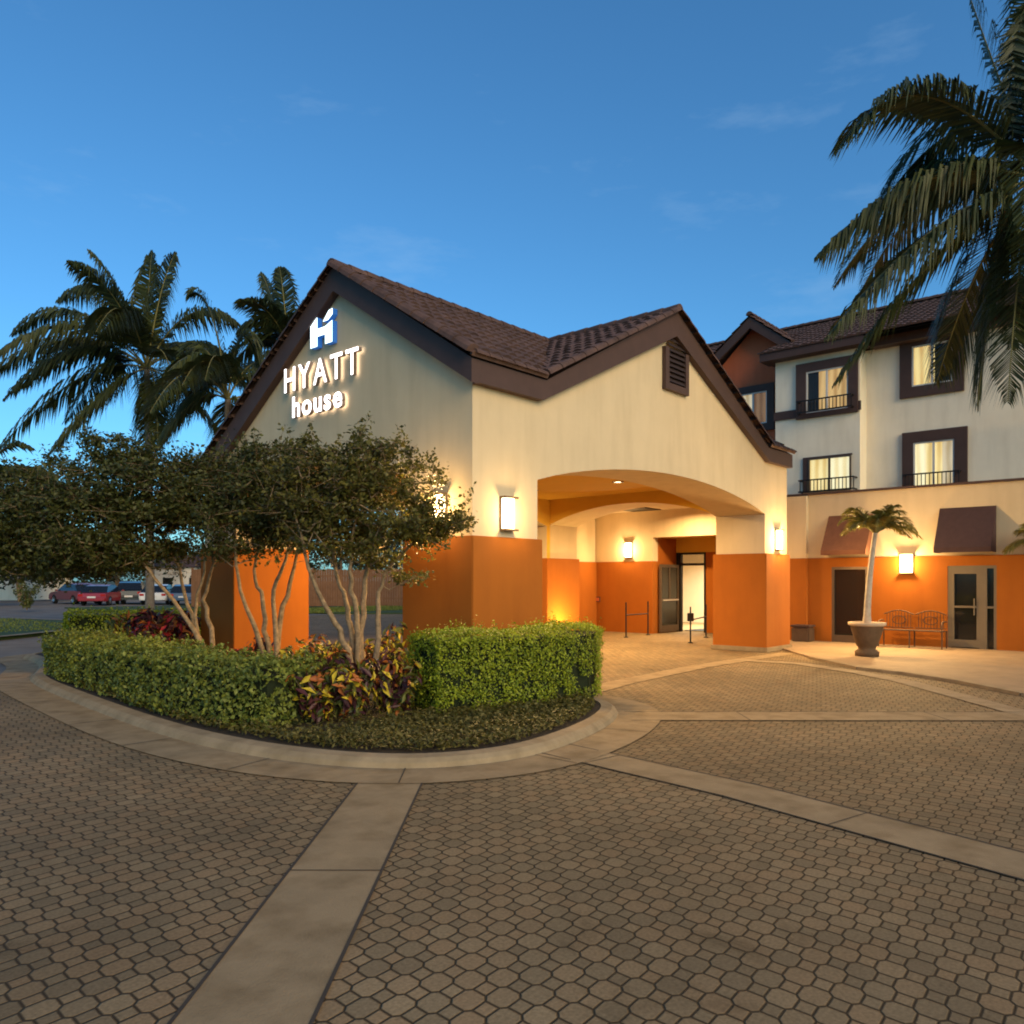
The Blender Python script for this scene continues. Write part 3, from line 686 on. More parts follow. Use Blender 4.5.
# eaves, fascia and roofs
RGU, RGZ = 23.2, 11.75; EU0 = BU-.55; ez = EZ+.10
fs = MB()
fs.box((BU-.45, br_-.25, EZ-.02), (BU-.38, bl+.35, EZ+.24)); fs.box((BU-.379, br_-.25, EZ-.02), (BU+.3, bl+.35, EZ+.05))
fs.box((WU-.42, V0, EZ-.02), (WU-.35, br_-.26, EZ+.24)); fs.box((WU-.349, V0, EZ-.02), (WU+.1, br_-.26, EZ+.05))
fs.box((BU-.378, bl+.28, EZ+.051), (QU-.45, bl+.35, EZ+.24)); fs.build('fascia', M['trim'], hot)
rm = MB(); slope_u = (RGZ-(EZ+.26))/(RGU-(BU-.5))
tile_slope(rm, (BU-.5, V0, EZ+.24), (0, 1, 0), (1, 0, slope_u), bl+.4-V0, math.hypot(RGU-BU+.5, RGZ-EZ-.26), None, .28, .40, .035, .03, 5)
GV0 = v_on(712, QU-.2)
tile_slope(rm, (QU-.5, GV0-.05, EZ+.24+slope_u*1.2), (0, 1, 0), (1, 0, slope_u), bl+9.3-GV0, math.hypot(RGU-QU+.5, RGZ-EZ-.26-slope_u*1.2), None, .28, .40, .035, .03, 5)
GZ0 = z_on(753.5, 318, QU-.2)
tile_slope(rm, (QU-.5, bl+.3, EZ+.24+slope_u*1.2), (0, 1, 0), (1, 0, slope_u), GV0-.05-bl-.3, math.hypot(RGU-QU+.5, RGZ-EZ-.26-slope_u*1.2), lambda p: p.z > GZ0-.55, .28, .40, .035, .03, 5)
hr = rm.build('roof', M['tile'], hot, recalc=False)
d2 = MB(); deck(d2, [(BU-.45, V0, EZ+.26), (BU-.45, bl+.35, EZ+.26), (RGU, bl+.35, RGZ), (RGU, V0, RGZ)]); deck(d2, [(QU-.45, GV0, EZ+.26+slope_u*1.2), (QU-.45, bl+9.2, EZ+.26+slope_u*1.2), (RGU, bl+9.2, RGZ), (RGU, GV0, RGZ)])
deck(d2, [(RGU, V0, RGZ), (RGU, bl+9.2, RGZ), (RGU+7, bl+9.2, RGZ-3), (RGU+7, V0, RGZ-3)]); d2.build('roof_deck', M['trim'], hr, recalc=False)
c2 = MB(); cap_run(c2, (RGU, V0, RGZ+.04), (RGU, bl+9.2, RGZ+.04)); c2.build('ridge_cap', M['tile'], hr, recalc=False)
boxo('body', (QU+.31, V0, PT), (30, V1+3, EZ-.1), M['white'], hot)
# rust gable dormer
gv0, gvc, gv1 = v_on(712, QU-.2), v_on(753.5, QU-.2), v_on(795, QU-.2)
gz = z_on(753.5, 318, QU-.2); gze = z_on(713, 362, QU-.2); gh = (gv0-gvc)
gze1 = gz-(gz-gze)*((gvc-gv1)/gh)
gm = MB(); gm.prism([(gv0-.25, gze-.2), (gvc, gz-.2), (gv1+.25, gze1-.2), (gv1+.25, EZ+.201), (gv0-.25, EZ+.201)], lambda a, b, d: (d, a, b), QU-.003, QU+.2); gm.build('dormer_wall', M['brick'], hot)
gf = MB()
gf.prism([(gv0, gze-.38), (gvc, gz-.42), (gvc, gz-.04), (gv0, gze-.04)], lambda a, b, d: (d, a, b), QU-.5, QU-.42); gf.prism([(gv1, gze1-.38), (gvc, gz-.42), (gvc, gz-.04), (gv1, gze1-.04)], lambda a, b, d: (d, a, b), QU-.5, QU-.42)
gf.prism([(gv0, gze-.10), (gvc, gz-.10), (gvc, gz-.04), (gv0, gze-.04)], lambda a, b, d: (d, a, b), QU-.419, RGU); gf.prism([(gv1, gze1-.10), (gvc, gz-.10), (gvc, gz-.04), (gv1, gze1-.04)], lambda a, b, d: (d, a, b), QU-.419, RGU)
gfo = gf.build('dormer_fascia', M['trim'], hot)
gr = MB(); sl_ = Vector((0, gvc-gv0, gz-gze)); sr_ = Vector((0, gvc-gv1, gz-gze1))
tile_slope(gr, (QU-.55, gv0, gze), (1, 0, 0), sl_, 5.2, sl_.length, None, .28, .4); tile_slope(gr, (QU-.55, gv1, gze1), (1, 0, 0), sr_, 5.2, sr_.length, None, .28, .4)
cap_run(gr, (QU-.55, gvc, gz+.03), (QU+4.5, gvc, gz+.03)); gr.build('dormer_roof', M['tile'], hot, recalc=False)

# ------------------------------------------------------------------ wall lamps
def wall_lamp(loc, rz, label, power, wdt=.25, hgt=.45, out=60):
    t = thing('wall_lamp', label, 'wall lamp', loc, rz, 'lit rectangular wall lamps')
    # local: wall plane y=0, lamp projects to -y
    b = MB(); b.box((-wdt/2-.015, -.03, -hgt/2-.03), (wdt/2+.015, -.003, hgt/2+.03)); b.box((-wdt/2-.02, -.13, hgt/2), (wdt/2+.02, -.031, hgt/2+.03)); b.box((-wdt/2-.02, -.13, -hgt/2-.03), (wdt/2+.02, -.031, -hgt/2))
    b.build('bracket', M['bronze'], t)
    s = MB(); n = 10; vs = []
    for k in range(n+1):
        a = math.pi*k/n; x = -math.cos(a)*wdt/2; y = -.032-math.sin(a)*.085
        vs += [(x, y, -hgt/2), (x, y, hgt/2)]
    s.add(vs, [(2*k, 2*k+2, 2*k+3, 2*k+1) for k in range(n)], 0, True); s.build('lamp_shade', M['shade'], t, recalc=False)
    point_light(t, 'bulb', (0, -.28, 0), power)
    area_light(t, 'glow', (0, -.135, 0), .3, out, (1, .64, .25), (0, -1, -.35), 170); return t
wall_lamp((.714, 0, 2.68), 0, 'lit wall lamp on the near canopy pier, beside the big arch, above the bright hedge', 30, out=100)
wall_lamp((0, .65, 2.72), R_(-90), 'lit wall lamp on the gable side of the near pier, half behind tree leaves', 50, out=110)
wall_lamp((10.6, 0, 2.67), 0, 'lit wall lamp on the far right canopy pier', 100, .25, .46, 230)
wall_lamp((PU, v_on(629, PU), 2.67), R_(-90), 'lit wall lamp seen through the arch, left of the entrance doors', 60, .25, .46)
wall_lamp((PU-.03, v_on(907, PU), 2.12), R_(-90), 'lit wall lamp on the orange wall between the two awnings', 105, .3, .46, 230)

# recessed downlights in the canopy ceiling
for k, (x, y) in enumerate(((4.0, 2.6), (7.6, 2.6), (2.7, 4.6), (7.6, 5.2))):
    t = thing('ceiling_light', 'round recessed downlight in the ochre canopy ceiling', 'ceiling light', (x, y, 4.02), 0, 'downlights in the canopy ceiling')
    MB().lathe([(.14, -.002), (.14, -.02), (.10, -.02), (.10, -.004)], 20).build('ring', M['bronze'], t); MB().lathe([(.10, -.006), (.001, -.006)], 20).build('lens', M['bulb'], t)
    area_light(t, 'lamp', (0, 0, -.03), .2, 360 if k == 2 else 215, (1, .62, .24), (0, 0, -1), 165)
t = thing('ceiling_light', 'round recessed downlight in the walkway ceiling before the entrance doors', 'ceiling light', (12.5, 3.6, 3.9), 0)
MB().lathe([(.14, -.002), (.14, -.02), (.10, -.02), (.10, -.004)], 20).build('ring', M['bronze'], t); MB().lathe([(.10, -.006), (.001, -.006)], 20).build('lens', M['bulb'], t)
area_light(t, 'lamp', (0, 0, -.03), .2, 260, (1, .66, .30), (0, 0, -1), 165)
# ground uplight at the rear pier
t = thing('ground_uplight', 'small black ground uplight washing the far orange pier', 'uplight', (10.2, 5.7, 0))
MB().lathe([(.0, 0), (.10, 0), (.12, .16), (.10, .18)], 16).build('housing', M['black'], t); MB().lathe([(.10, .17), (.001, .165)], 16).build('lens', M['uplens'], t)
area_light(t, 'lamp', (0, 0, .2), .16, 75, (1, .66, .22), (.05, .75, .5), 150)

# ------------------------------------------------------------------ illuminated sign on the gable
sg = thing('illuminated_sign', 'lit white raised lettering and blue edged logo on the pale gable wall', 'sign', (0, -.19, 0))
def text_mesh(ch, size, depth, bold):
    c = bpy.data.curves.new('t', 'FONT'); c.body = ch; c.size = size; c.extrude = depth/2; c.offset = bold; c.resolution_u = 6
    o = bpy.data.objects.new('t', c); COL.objects.link(o)
    dg = bpy.context.evaluated_depsgraph_get(); me = bpy.data.meshes.new_from_object(o.evaluated_get(dg)); wd = o.dimensions.x
    bpy.data.objects.remove(o); bpy.data.curves.remove(c); return me
def letters(word, vL, vR, z0, cap, size_cap_ratio, bold, gap):
    ms = []; x = 0
    for ch in word:
        me = text_mesh(ch, cap/size_cap_ratio, .07, bold); xs = [p.co.x for p in me.vertices]; lo, hi = min(xs), max(xs)
        ms.append((me, x-lo)); x += (hi-lo)+gap
    tot = x-gap; k = (vL-vR)/tot
    for (me, off), ch in zip(ms, word):
        for p in me.vertices:
            a, b, d = (p.co.x+off)*k, p.co.y, p.co.z
            p.co = (-.085-d, vL-a, z0+b)
        o = link_mesh('letter', me, [M['letter'], M['letterside']], sg)
        me.update()
        for f in me.polygons:
            f.material_index = 0 if abs(f.normal.x) > .7 else 1
letters('HYATT', 4.75, 2.63, 5.04, .43, .70, .004, .10)
letters('house', 4.50, 3.06, 4.575, .36, .72, .013, .06)
def logo_part(name, poly):
    o = MB().prism(poly, lambda a, b, d: (d, 3.95-a*.90, 5.68+b*.82), -.12, -.02).build(name, [M['logo'], M['logoside']], sg)
    for f in o.data.polygons: f.material_index = 0 if f.normal.x < -.7 else 1
logo_part('logo_mark', [(0, 0), (.22, 0), (.22, .20), (.47, .20), (.47, 0), (.69, 0), (.69, .44), (.47, .36), (.22, .36), (.22, .60), (0, .60)])
logo_part('logo_accent', [(.40, .47), (.56, .47), (.70, .56), (.70, .68), (.58, .66)])

# ------------------------------------------------------------------ awnings
def awning(xl, xr, xlb, xrb, yt, label, mat):
    a, b = v_on(xl, PU), v_on(xr, PU); zt = z_on((xl+xr)/2, yt, PU); zb = 2.36; pr = .62
    t = thing('awning', label, 'awning', (PU, (a+b)/2, zb), 0, 'awnings over the side doors'); h2 = abs(a-b)/2; H = zt-zb
    m = MB(); m.add([(-.004, h2, H), (-.004, -h2, H), (-pr, -h2, .12), (-pr, h2, .12), (-.004, h2, H-.03), (-.004, -h2, H-.03), (-pr+.02, -h2, .10), (-pr+.02, h2, .10)], [(0,1,2,3),(7,6,5,4),(0,3,7,4),(1,5,6,2)])
    m.build('canvas', mat, t, recalc=False)
    v = MB(); v.box((-pr, -h2, 0), (-pr+.012, h2, .12)); v.build('valance', mat, t)
    for s in (-1, 1):
        e = MB(); e.add([(-.004, s*h2, H-.03), (-pr, s*h2, .12), (-pr, s*h2, 0), (-.004, s*h2, 0)], [(0, 1, 2, 3)])
        e.build('side_panel', mat, t, recalc=False)
    fr = MB()
    for s in (-1, 1): fr.tube([(-.01, s*(h2-.03), .02), (-pr+.03, s*(h2-.03), .02)], .012, 6)
    fr.tube([(-pr+.03, -h2+.03, .02), (-pr+.03, h2-.03, .02)], .012, 6); fr.build('frame', M['black'], t)
awning(829, 873, 818, 868, 515, 'rust coloured sloping awning behind the potted palm', M['awning2'])
awning(940, 996.5, 934, 992, 507, 'dark maroon sloping awning over the right glazed door', M['awning'])

# ------------------------------------------------------------------ bench, planter, rails, box
bv = v_on(912, 13.2)
t = thing('bench', 'brown metal garden bench with curved back against the orange wall', 'bench', (13.25, bv, .035), R_(-90))
L2 = .72
m = MB()
for i in range(6): m.box((-L2, -.30+i*.075, .41), (L2, -.30+i*.075+.05, .435))
m.build('seat', M['bench'], t)
m = MB()
for s in (-1, 1):
    pts = [(s*L2*.03+s*L2*.97*k/10, .17+.03, .80+.10*math.sin(math.pi*k/10)) for k in range(11)]; m.tube(pts, .016, 6)
    for k in range(1, 10): m.tube([(s*L2*.03+s*L2*.97*k/10, .18, .47), (s*L2*.03+s*L2*.97*k/10, .20, .80+.10*math.sin(math.pi*k/10))], .008, 5)
    m.tube([(s*L2*.03, .18, .47), (s*L2, .18, .47)], .013, 6)
    q = [(s*L2*.5+.16*math.cos(a), .19, .66+.10*math.sin(a)) for a in [2*math.pi*k/14 for k in range(15)]]; m.tube(q, .012, 6)
m.build('backrest', M['bench'], t)
for x in (-L2, 0, L2):
    for y in (-.28, .18): MB().tube([(x, y, 0), (x, y*.96, .42)], [.016, .02], 6).build('leg', M['bench'], t)
for s in (-1, 1): MB().tube([(s*L2, .18, .64), (s*L2, -.05, .66), (s*L2, -.25, .63), (s*L2, -.29, .55), (s*L2, -.28, .41)], .018, 6).build('armrest', M['bench'], t)

pp = gp(867, 656, .035)
t = thing('planter', 'brown stone urn planter holding a small palm beside the walkway kerb', 'planter', (pp.x, pp.y, .035))
MB().lathe([(.0, 0), (.24, 0), (.25, .10), (.18, .15), (.18, .19), (.22, .24), (.30, .50), (.34, .66)], 24).build('bowl', M['pot'], t)
MB().lathe([(.34, .66), (.385, .68), (.385, .74), (.325, .74), (.31, .69), (.0, .69)], 24).build('rim', M['potrim'], t)

def rail_thing(p0, p1, label, box_at=None, h=.9, mid=False):
    t = thing('handrail', label, 'handrail', (p0[0], p0[1], 0)); d = Vector((p1[0]-p0[0], p1[1]-p0[1], 0))
    for q in (Vector((0, 0, 0)), d): 
        p = MB().tube([q, q+Vector((0, 0, h+.12))], .022, 8).build('post', M['black'], t); MB().lathe([(.07, .0), (.07, .02), (.03, .03)], 12, 0, tuple(q)).build('base_plate', M['black'], p)
    m = MB(); m.tube([Vector((0, 0, h*.72)), d+Vector((0, 0, h*.72))], .018, 8)
    if mid: m.tube([Vector((0, 0, h*.3)), d+Vector((0, 0, h*.3))], .012, 6)
    m.build('rail', M['black'], t)
    if box_at: boxo('card_reader', (-.08, -.06, h*.68), (.08, .06, h*.94), M['black'], t, bevel=.01)
a, b = gp(626, 637.5), gp(648, 635); rail_thing((a.x, a.y), (b.x, b.y), 'slim black handrail left of the entrance before the orange wall', None, .92)
a, b = gp(690.5, 643), gp(706, 637.5); rail_thing((a.x, a.y), (b.x, b.y), 'slim black handrail with a small box before the open entrance', True, .86)
sb = thing('notice_plate', 'small dark plate low on the orange wall inside the arch', 'plate', (PU-.03, v_on(596, PU), 1.05))
boxo('plate', (-.03, -.2, -.08), (-.002, .2, .09), M['trim'], sb, bevel=.005); boxo('plate_face', (-.036, -.17, -.05), (-.0301, .17, .06), M['brick'], sb)
bp = gp(803, 643)
t = thing('storage_box', 'low dark brown storage box beside the canopy pier', 'box', (13.35, v_on(803, 13.35), .0), 0)
boxo('bin', (-.22, -.24, .03), (.22, .24, .42), M['bronze'], t, bevel=.03); boxo('lid', (-.24, -.26, .425), (.24, .26, .48), M['trim'], t, bevel=.015)

# ------------------------------------------------------------------ foliage tools
def leaf_cloud(name, P, N, size, aspect, mats, parent=None, mi=None, fold=.25, sizevar=.35):
    """one quad-pair leaf at each P, facing roughly N (numpy arrays)"""
    n = len(P); d = np.random.normal(size=(n, 3)); N = N/np.linalg.norm(N, axis=1, keepdims=True)
    t = d-(d*N).sum(1, keepdims=True)*N; t /= np.linalg.norm(t, axis=1, keepdims=True)+1e-9; b = np.cross(N, t)
    s = (size*(1+sizevar*np.random.uniform(-1, 1, n)))[:, None]
    a0 = P-t*s*.5; a1 = P+t*s*.5; lft = P+b*s*aspect*.5+N*s*fold*.3; rgt = P-b*s*aspect*.5+N*s*fold*.3
    V = np.empty((n, 4, 3)); V[:, 0] = a0; V[:, 1] = rgt; V[:, 2] = a1; V[:, 3] = lft
    me = bpy.data.meshes.new(name); me.vertices.add(4*n); me.vertices.foreach_set('co', V.reshape(-1).astype(np.float32))
    k = np.arange(n)*4; F = np.stack([k, k+1, k+2, k, k+2, k+3], 1).reshape(-1)
    me.loops.add(6*n); me.loops.foreach_set('vertex_index', F.astype(np.int32)); me.polygons.add(2*n)
    me.polygons.foreach_set('loop_start', (np.arange(2*n)*3).astype(np.int32)); me.polygons.foreach_set('loop_total', np.full(2*n, 3, np.int32))
    if mi is not None: me.polygons.foreach_set('material_index', np.repeat(mi, 2).astype(np.int32))
    me.update(calc_edges=True); me.validate()
    return link_mesh(name, me, mats, parent)

def hedge(name, label, path, wdt, hgt, mat, n_per_m2, leaf, seed, z0=.08, shoots=24):
    rs = np.random.RandomState(seed)
    for _ in range(2):
        q = [path[0]]
        for a, b in zip(path[:-1], path[1:]): q += [(a[0]*.75+b[0]*.25, a[1]*.75+b[1]*.25), (a[0]*.25+b[0]*.75, a[1]*.25+b[1]*.75)]
        path = q+[path[-1]]
    path = [Vector((p[0], p[1], 0)) for p in path]
    o = thing(name, label, 'hedge', (path[0].x, path[0].y, z0)); org = path[0]
    seglen = [(path[i+1]-path[i]).length for i in range(len(path)-1)]; L = sum(seglen)
    def along(s):
        for i, q in enumerate(seglen):
            if s <= q or i == len(seglen)-1:
                t = (path[i+1]-path[i]).normalized(); return path[i]+t*s, Vector((-t.y, t.x, 0)), t
            s -= q
    P, N = [], []
    per = wdt+2*hgt
    cnt = int(n_per_m2*L*per)
    def bulge(p): 
        return .075*noise.noise(Vector((p[0]*2.2, p[1]*2.2, p[2]*2.2+seed)))+.03*noise.noise(Vector((p[0]*6, p[1]*6, p[2]*6)))
    def emitpt(p, n):
        q = p+n*(bulge(p)+rs.uniform(-.07, .025)); P.append((q.x-org.x, q.y-org.y, q.z-z0)); N.append((n.x, n.y, n.z))
    for _ in range(cnt):
        s = rs.uniform(0, L); c, sd, t = along(s); k = rs.uniform(0, per)
        if k < wdt:
            x = k-wdt/2; edge = max(0, abs(x)-wdt/2+.14); zz = hgt-edge*.8
            emitpt(c+sd*x+Vector((0, 0, z0+zz)), (Vector((0, 0, 1))+sd*(x/wdt)*.8).normalized())
        else:
            sgn = 1 if k < wdt+hgt else -1; z = rs.uniform(.02, hgt-.04)
            emitpt(c+sd*(sgn*wdt/2)+Vector((0, 0, z0+z)), (sd*sgn+Vector((0, 0, .15))).normalized())
    for e, sgn in ((0, -1), (L, 1)):
        c, sd, t = along(e)
        for _ in range(int(n_per_m2*wdt*hgt)):
            emitpt(c+sd*rs.uniform(-wdt/2, wdt/2)+Vector((0, 0, z0+rs.uniform(.02, hgt-.03))), t*sgn)
    P = np.array(P); N = np.array(N)
    keep = np.array([noise.noise(Vector((p[0]*5, p[1]*5, p[2]*5+seed*3))) > -.36+rs.uniform(-.12, .12) for p in P]); P, N = P[keep], N[keep]
    k = rs.randint(0, len(P), len(P)//shoots); base = P[k]; dirn = N[k]*.6+np.array([0, 0, .7])+rs.normal(0, .3, (len(k), 3))
    P = np.concatenate([P]+[base+dirn*q for q in (.03, .055, .08)]); N = np.concatenate([N]+[dirn+rs.normal(0, .6, dirn.shape) for _ in range(3)])
    N = N+rs.normal(0, .6, N.shape)
    leaf_cloud('foliage', P, N, leaf, .6, mat, o, sizevar=.5)
    cm_ = MB()  # solid dark core, added unseen inside the leaves to block light
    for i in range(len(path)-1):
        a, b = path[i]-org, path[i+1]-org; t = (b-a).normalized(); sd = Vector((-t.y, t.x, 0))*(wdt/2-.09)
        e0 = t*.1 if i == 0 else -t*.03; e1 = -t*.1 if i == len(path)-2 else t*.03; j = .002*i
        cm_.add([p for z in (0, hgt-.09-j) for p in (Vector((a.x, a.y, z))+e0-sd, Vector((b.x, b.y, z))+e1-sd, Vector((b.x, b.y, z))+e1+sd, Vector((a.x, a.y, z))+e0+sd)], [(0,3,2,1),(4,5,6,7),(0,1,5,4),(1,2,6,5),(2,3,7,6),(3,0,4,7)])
    cm_.build('light_block_core', M['hedgecore'], o)
    return o
hedge('hedge', 'long clipped green hedge along the left kerb of the island', [(-2.72, 7.0), (-3.05, 3.6), (-3.26, 1.1), (-3.02, -.25)], .98, .70, M['leaf_hedge'], 1500, .052, 3)
hedge('hedge', 'bright lime green box clipped hedge in front of the near canopy pier', [(-1.55, -.66), (-.3, -1.03), (.90, -1.22), (1.40, -.55)], .84, .98, M['leaf_lime'], 3600, .032, 5, shoots=60)
hedge('hedge', 'low yellow green hedge beyond the dark red shrubs by the road', [(-1.35, 11.4), (1.6, 10.3)], .9, .92, M['leaf_lime'], 900, .05, 9)

# ground cover strip before the lime hedge
rs = np.random.RandomState(11)
P = []
def in_poly(x, y, p):
    c = False
    for i in range(len(p)):
        (x0, y0), (x1, y1) = p[i-1], p[i]
        if (y0 > y) != (y1 > y) and x < (x1-x0)*(y-y0)/(y1-y0)+x0: c = not c
    return c
bedp = offset_poly(isl_s, -.24)
while len(P) < 26000:
    x, y = rs.uniform(-4.2, 1.2), rs.uniform(-3.1, 7.0)
    if (y < -.9 or x < -3.3 or rs.uniform() < .3) and (y < -.9 or rs.uniform() < .5) and in_poly(x, y, bedp): P.append((x, y, .11+abs(rs.normal(0, .045))))
P = np.array(P); tag(leaf_cloud('ground_cover', P, np.tile([0, 0, 1.], (len(P), 1))+rs.normal(0, .5, P.shape), .05, .5, M['cover']), kind='stuff')

def croton(x, y, hgt, rad, mats_w, label, group, seed, leafl=.155, n=560, z0=.1, asp=.34, name='croton_shrub', cat='shrub'):
    rs = np.random.RandomState(seed); o = thing(name, label, cat, (x, y, z0), 0, group)
    P, N, mi = [], [], []; st = MB(); names = [m for m, _ in mats_w]; wts = np.array([w for _, w in mats_w]); wts = wts/wts.sum()
    for k in range(7):
        a = 6.28*k/7+rs.uniform(-.4, .4); rr = 1.15*rad*rs.uniform(.15, .75); tip = Vector((rr*math.cos(a), rr*math.sin(a), hgt*rs.uniform(.6, 1)))
        st.tube([(0, 0, 0), tip*.5+Vector((0, 0, .05)), tip], [.016, .012, .006], 5)
        for j in range(n//7):
            f = rs.uniform(.08, 1.0); c = tip*f; b = rs.uniform(0, 6.28); q = rs.uniform(.1, .9)
            d = Vector((math.cos(b), math.sin(b), rs.uniform(.1, .9))).normalized(); p = c+d*leafl*rs.uniform(.4, .9)*(1.2-.3*f)
            P.append(p[:]); side = Vector((d.x, d.y, 0))*.9+Vector((0, 0, .55)); N.append(side[:]); mi.append(rs.choice(len(names), p=wts))
    st.build('stems', M['bark'], o)
    leaf_cloud('foliage', np.array(P), np.array(N)+rs.normal(0, .35, (len(P), 3)), leafl, asp, [M[q] for q in names], o, np.array(mi), .5)
    return o
CW = [('croton_dark', 4), ('croton_green', 3), ('croton_yellow', 1.2), ('croton_orange', .9)]
CY = [('croton_dark', 1.5), ('croton_green', 2.5), ('croton_yellow', 3), ('croton_orange', 1)]
gC = 'croton shrubs between the two front hedges'
def cp_(px, py, *a, **k): g = gp(px, py); return croton(g.x, g.y, *a, **k)
cp_(318, 730, .62, .42, CW, 'dark purple croton at the end of the long green hedge', gC, 21)
cp_(352, 728, .72, .45, CW, 'tallest dark mottled croton, in front of the golden one', gC, 22, n=640)
cp_(392, 724, .60, .40, CW, 'dark croton touching the lime green hedge', gC, 23)
cp_(388, 702, .92, .46, CY, 'yellow and orange croton below the rightmost tree trunk', gC, 24)
cp_(330, 704, .92, .48, [('croton_dark', 2), ('croton_green', 2), ('croton_orange', 1.3), ('croton_yellow', 1)], 'mixed orange croton behind the dark front ones', gC, 25)
cp_(300, 712, .70, .36, CY, 'small yellow leaved croton behind the hedge end', gC, 26, n=420)
CR = [('croton_dark', 4), ('croton_orange', 1.6), ('croton_red', .8)]
gp_b = 'dark red shrubs between the left hedges'
cp_(150, 668, .95, .55, CR, 'dark red and orange shrub left of the leaning tree trunk', gp_b, 31, leafl=.2)
cp_(185, 664, .95, .5, CR, 'dark red shrub behind the leftmost tree trunks', gp_b, 32, leafl=.2)
cp_(118, 664, .85, .5, [('croton_orange', 2), ('croton_yellow', 1.4), ('croton_green', 2)], 'golden orange shrub over the left end of the hedge', gp_b, 33, leafl=.18)
def strap_plant(px, py, label, name, cat, mats_w, n, ln, hgt, seed, wd=.05, z0=.1):
    rs = np.random.RandomState(seed); g = gp(px, py); o = thing(name, label, cat, (g.x, g.y, z0)); mb = MB(); nm = [m for m, _ in mats_w]; wt = np.array([w for _, w in mats_w]); wt = wt/wt.sum()
    for _ in range(n):
        a = rs.uniform(0, 6.28); d = Vector((math.cos(a), math.sin(a), 0)); s = Vector((-d.y, d.x, 0)); r = ln*rs.uniform(.6, 1.1); h = hgt*rs.uniform(.6, 1.1); vs = []; m = 6; b0 = Vector((rs.normal(0, .09), rs.normal(0, .09), 0))
        for k in range(m+1):
            f = k/m; c = b0+d*(r*f)+Vector((0, 0, h*(2.0*f-1.35*f*f))); w_ = wd*(1-f)**.6*(.4+1.2*min(f*3, 1))*.5
            vs += [c-s*w_, c+s*w_]
        mb.add(vs, [(2*k, 2*k+1, 2*k+3, 2*k+2) for k in range(m)], int(rs.choice(len(nm), p=wt)), True)
    mb.build('fronds', [M[q] for q in nm], o, recalc=False)
strap_plant(333, 688, 'golden arching grass like plant under the middle trees', 'ornamental_grass', 'plant', [('fern_gold', 1)], 230, .62, .78, 41, .028)
strap_plant(300, 690, 'smaller golden arching plant before the orange pier', 'ornamental_grass', 'plant', [('fern_gold', 1)], 120, .45, .62, 42, .028)
strap_plant(240, 684, 'pinkish red leaved plant behind the long hedge', 'cordyline', 'plant', [('croton_red', 3), ('croton_dark', 1)], 46, .34, .62, 43, .09)
strap_plant(262, 682, 'dark maroon spiky plant beside the second tree', 'cordyline', 'plant', [('croton_dark', 1)], 40, .34, .80, 44, .06)

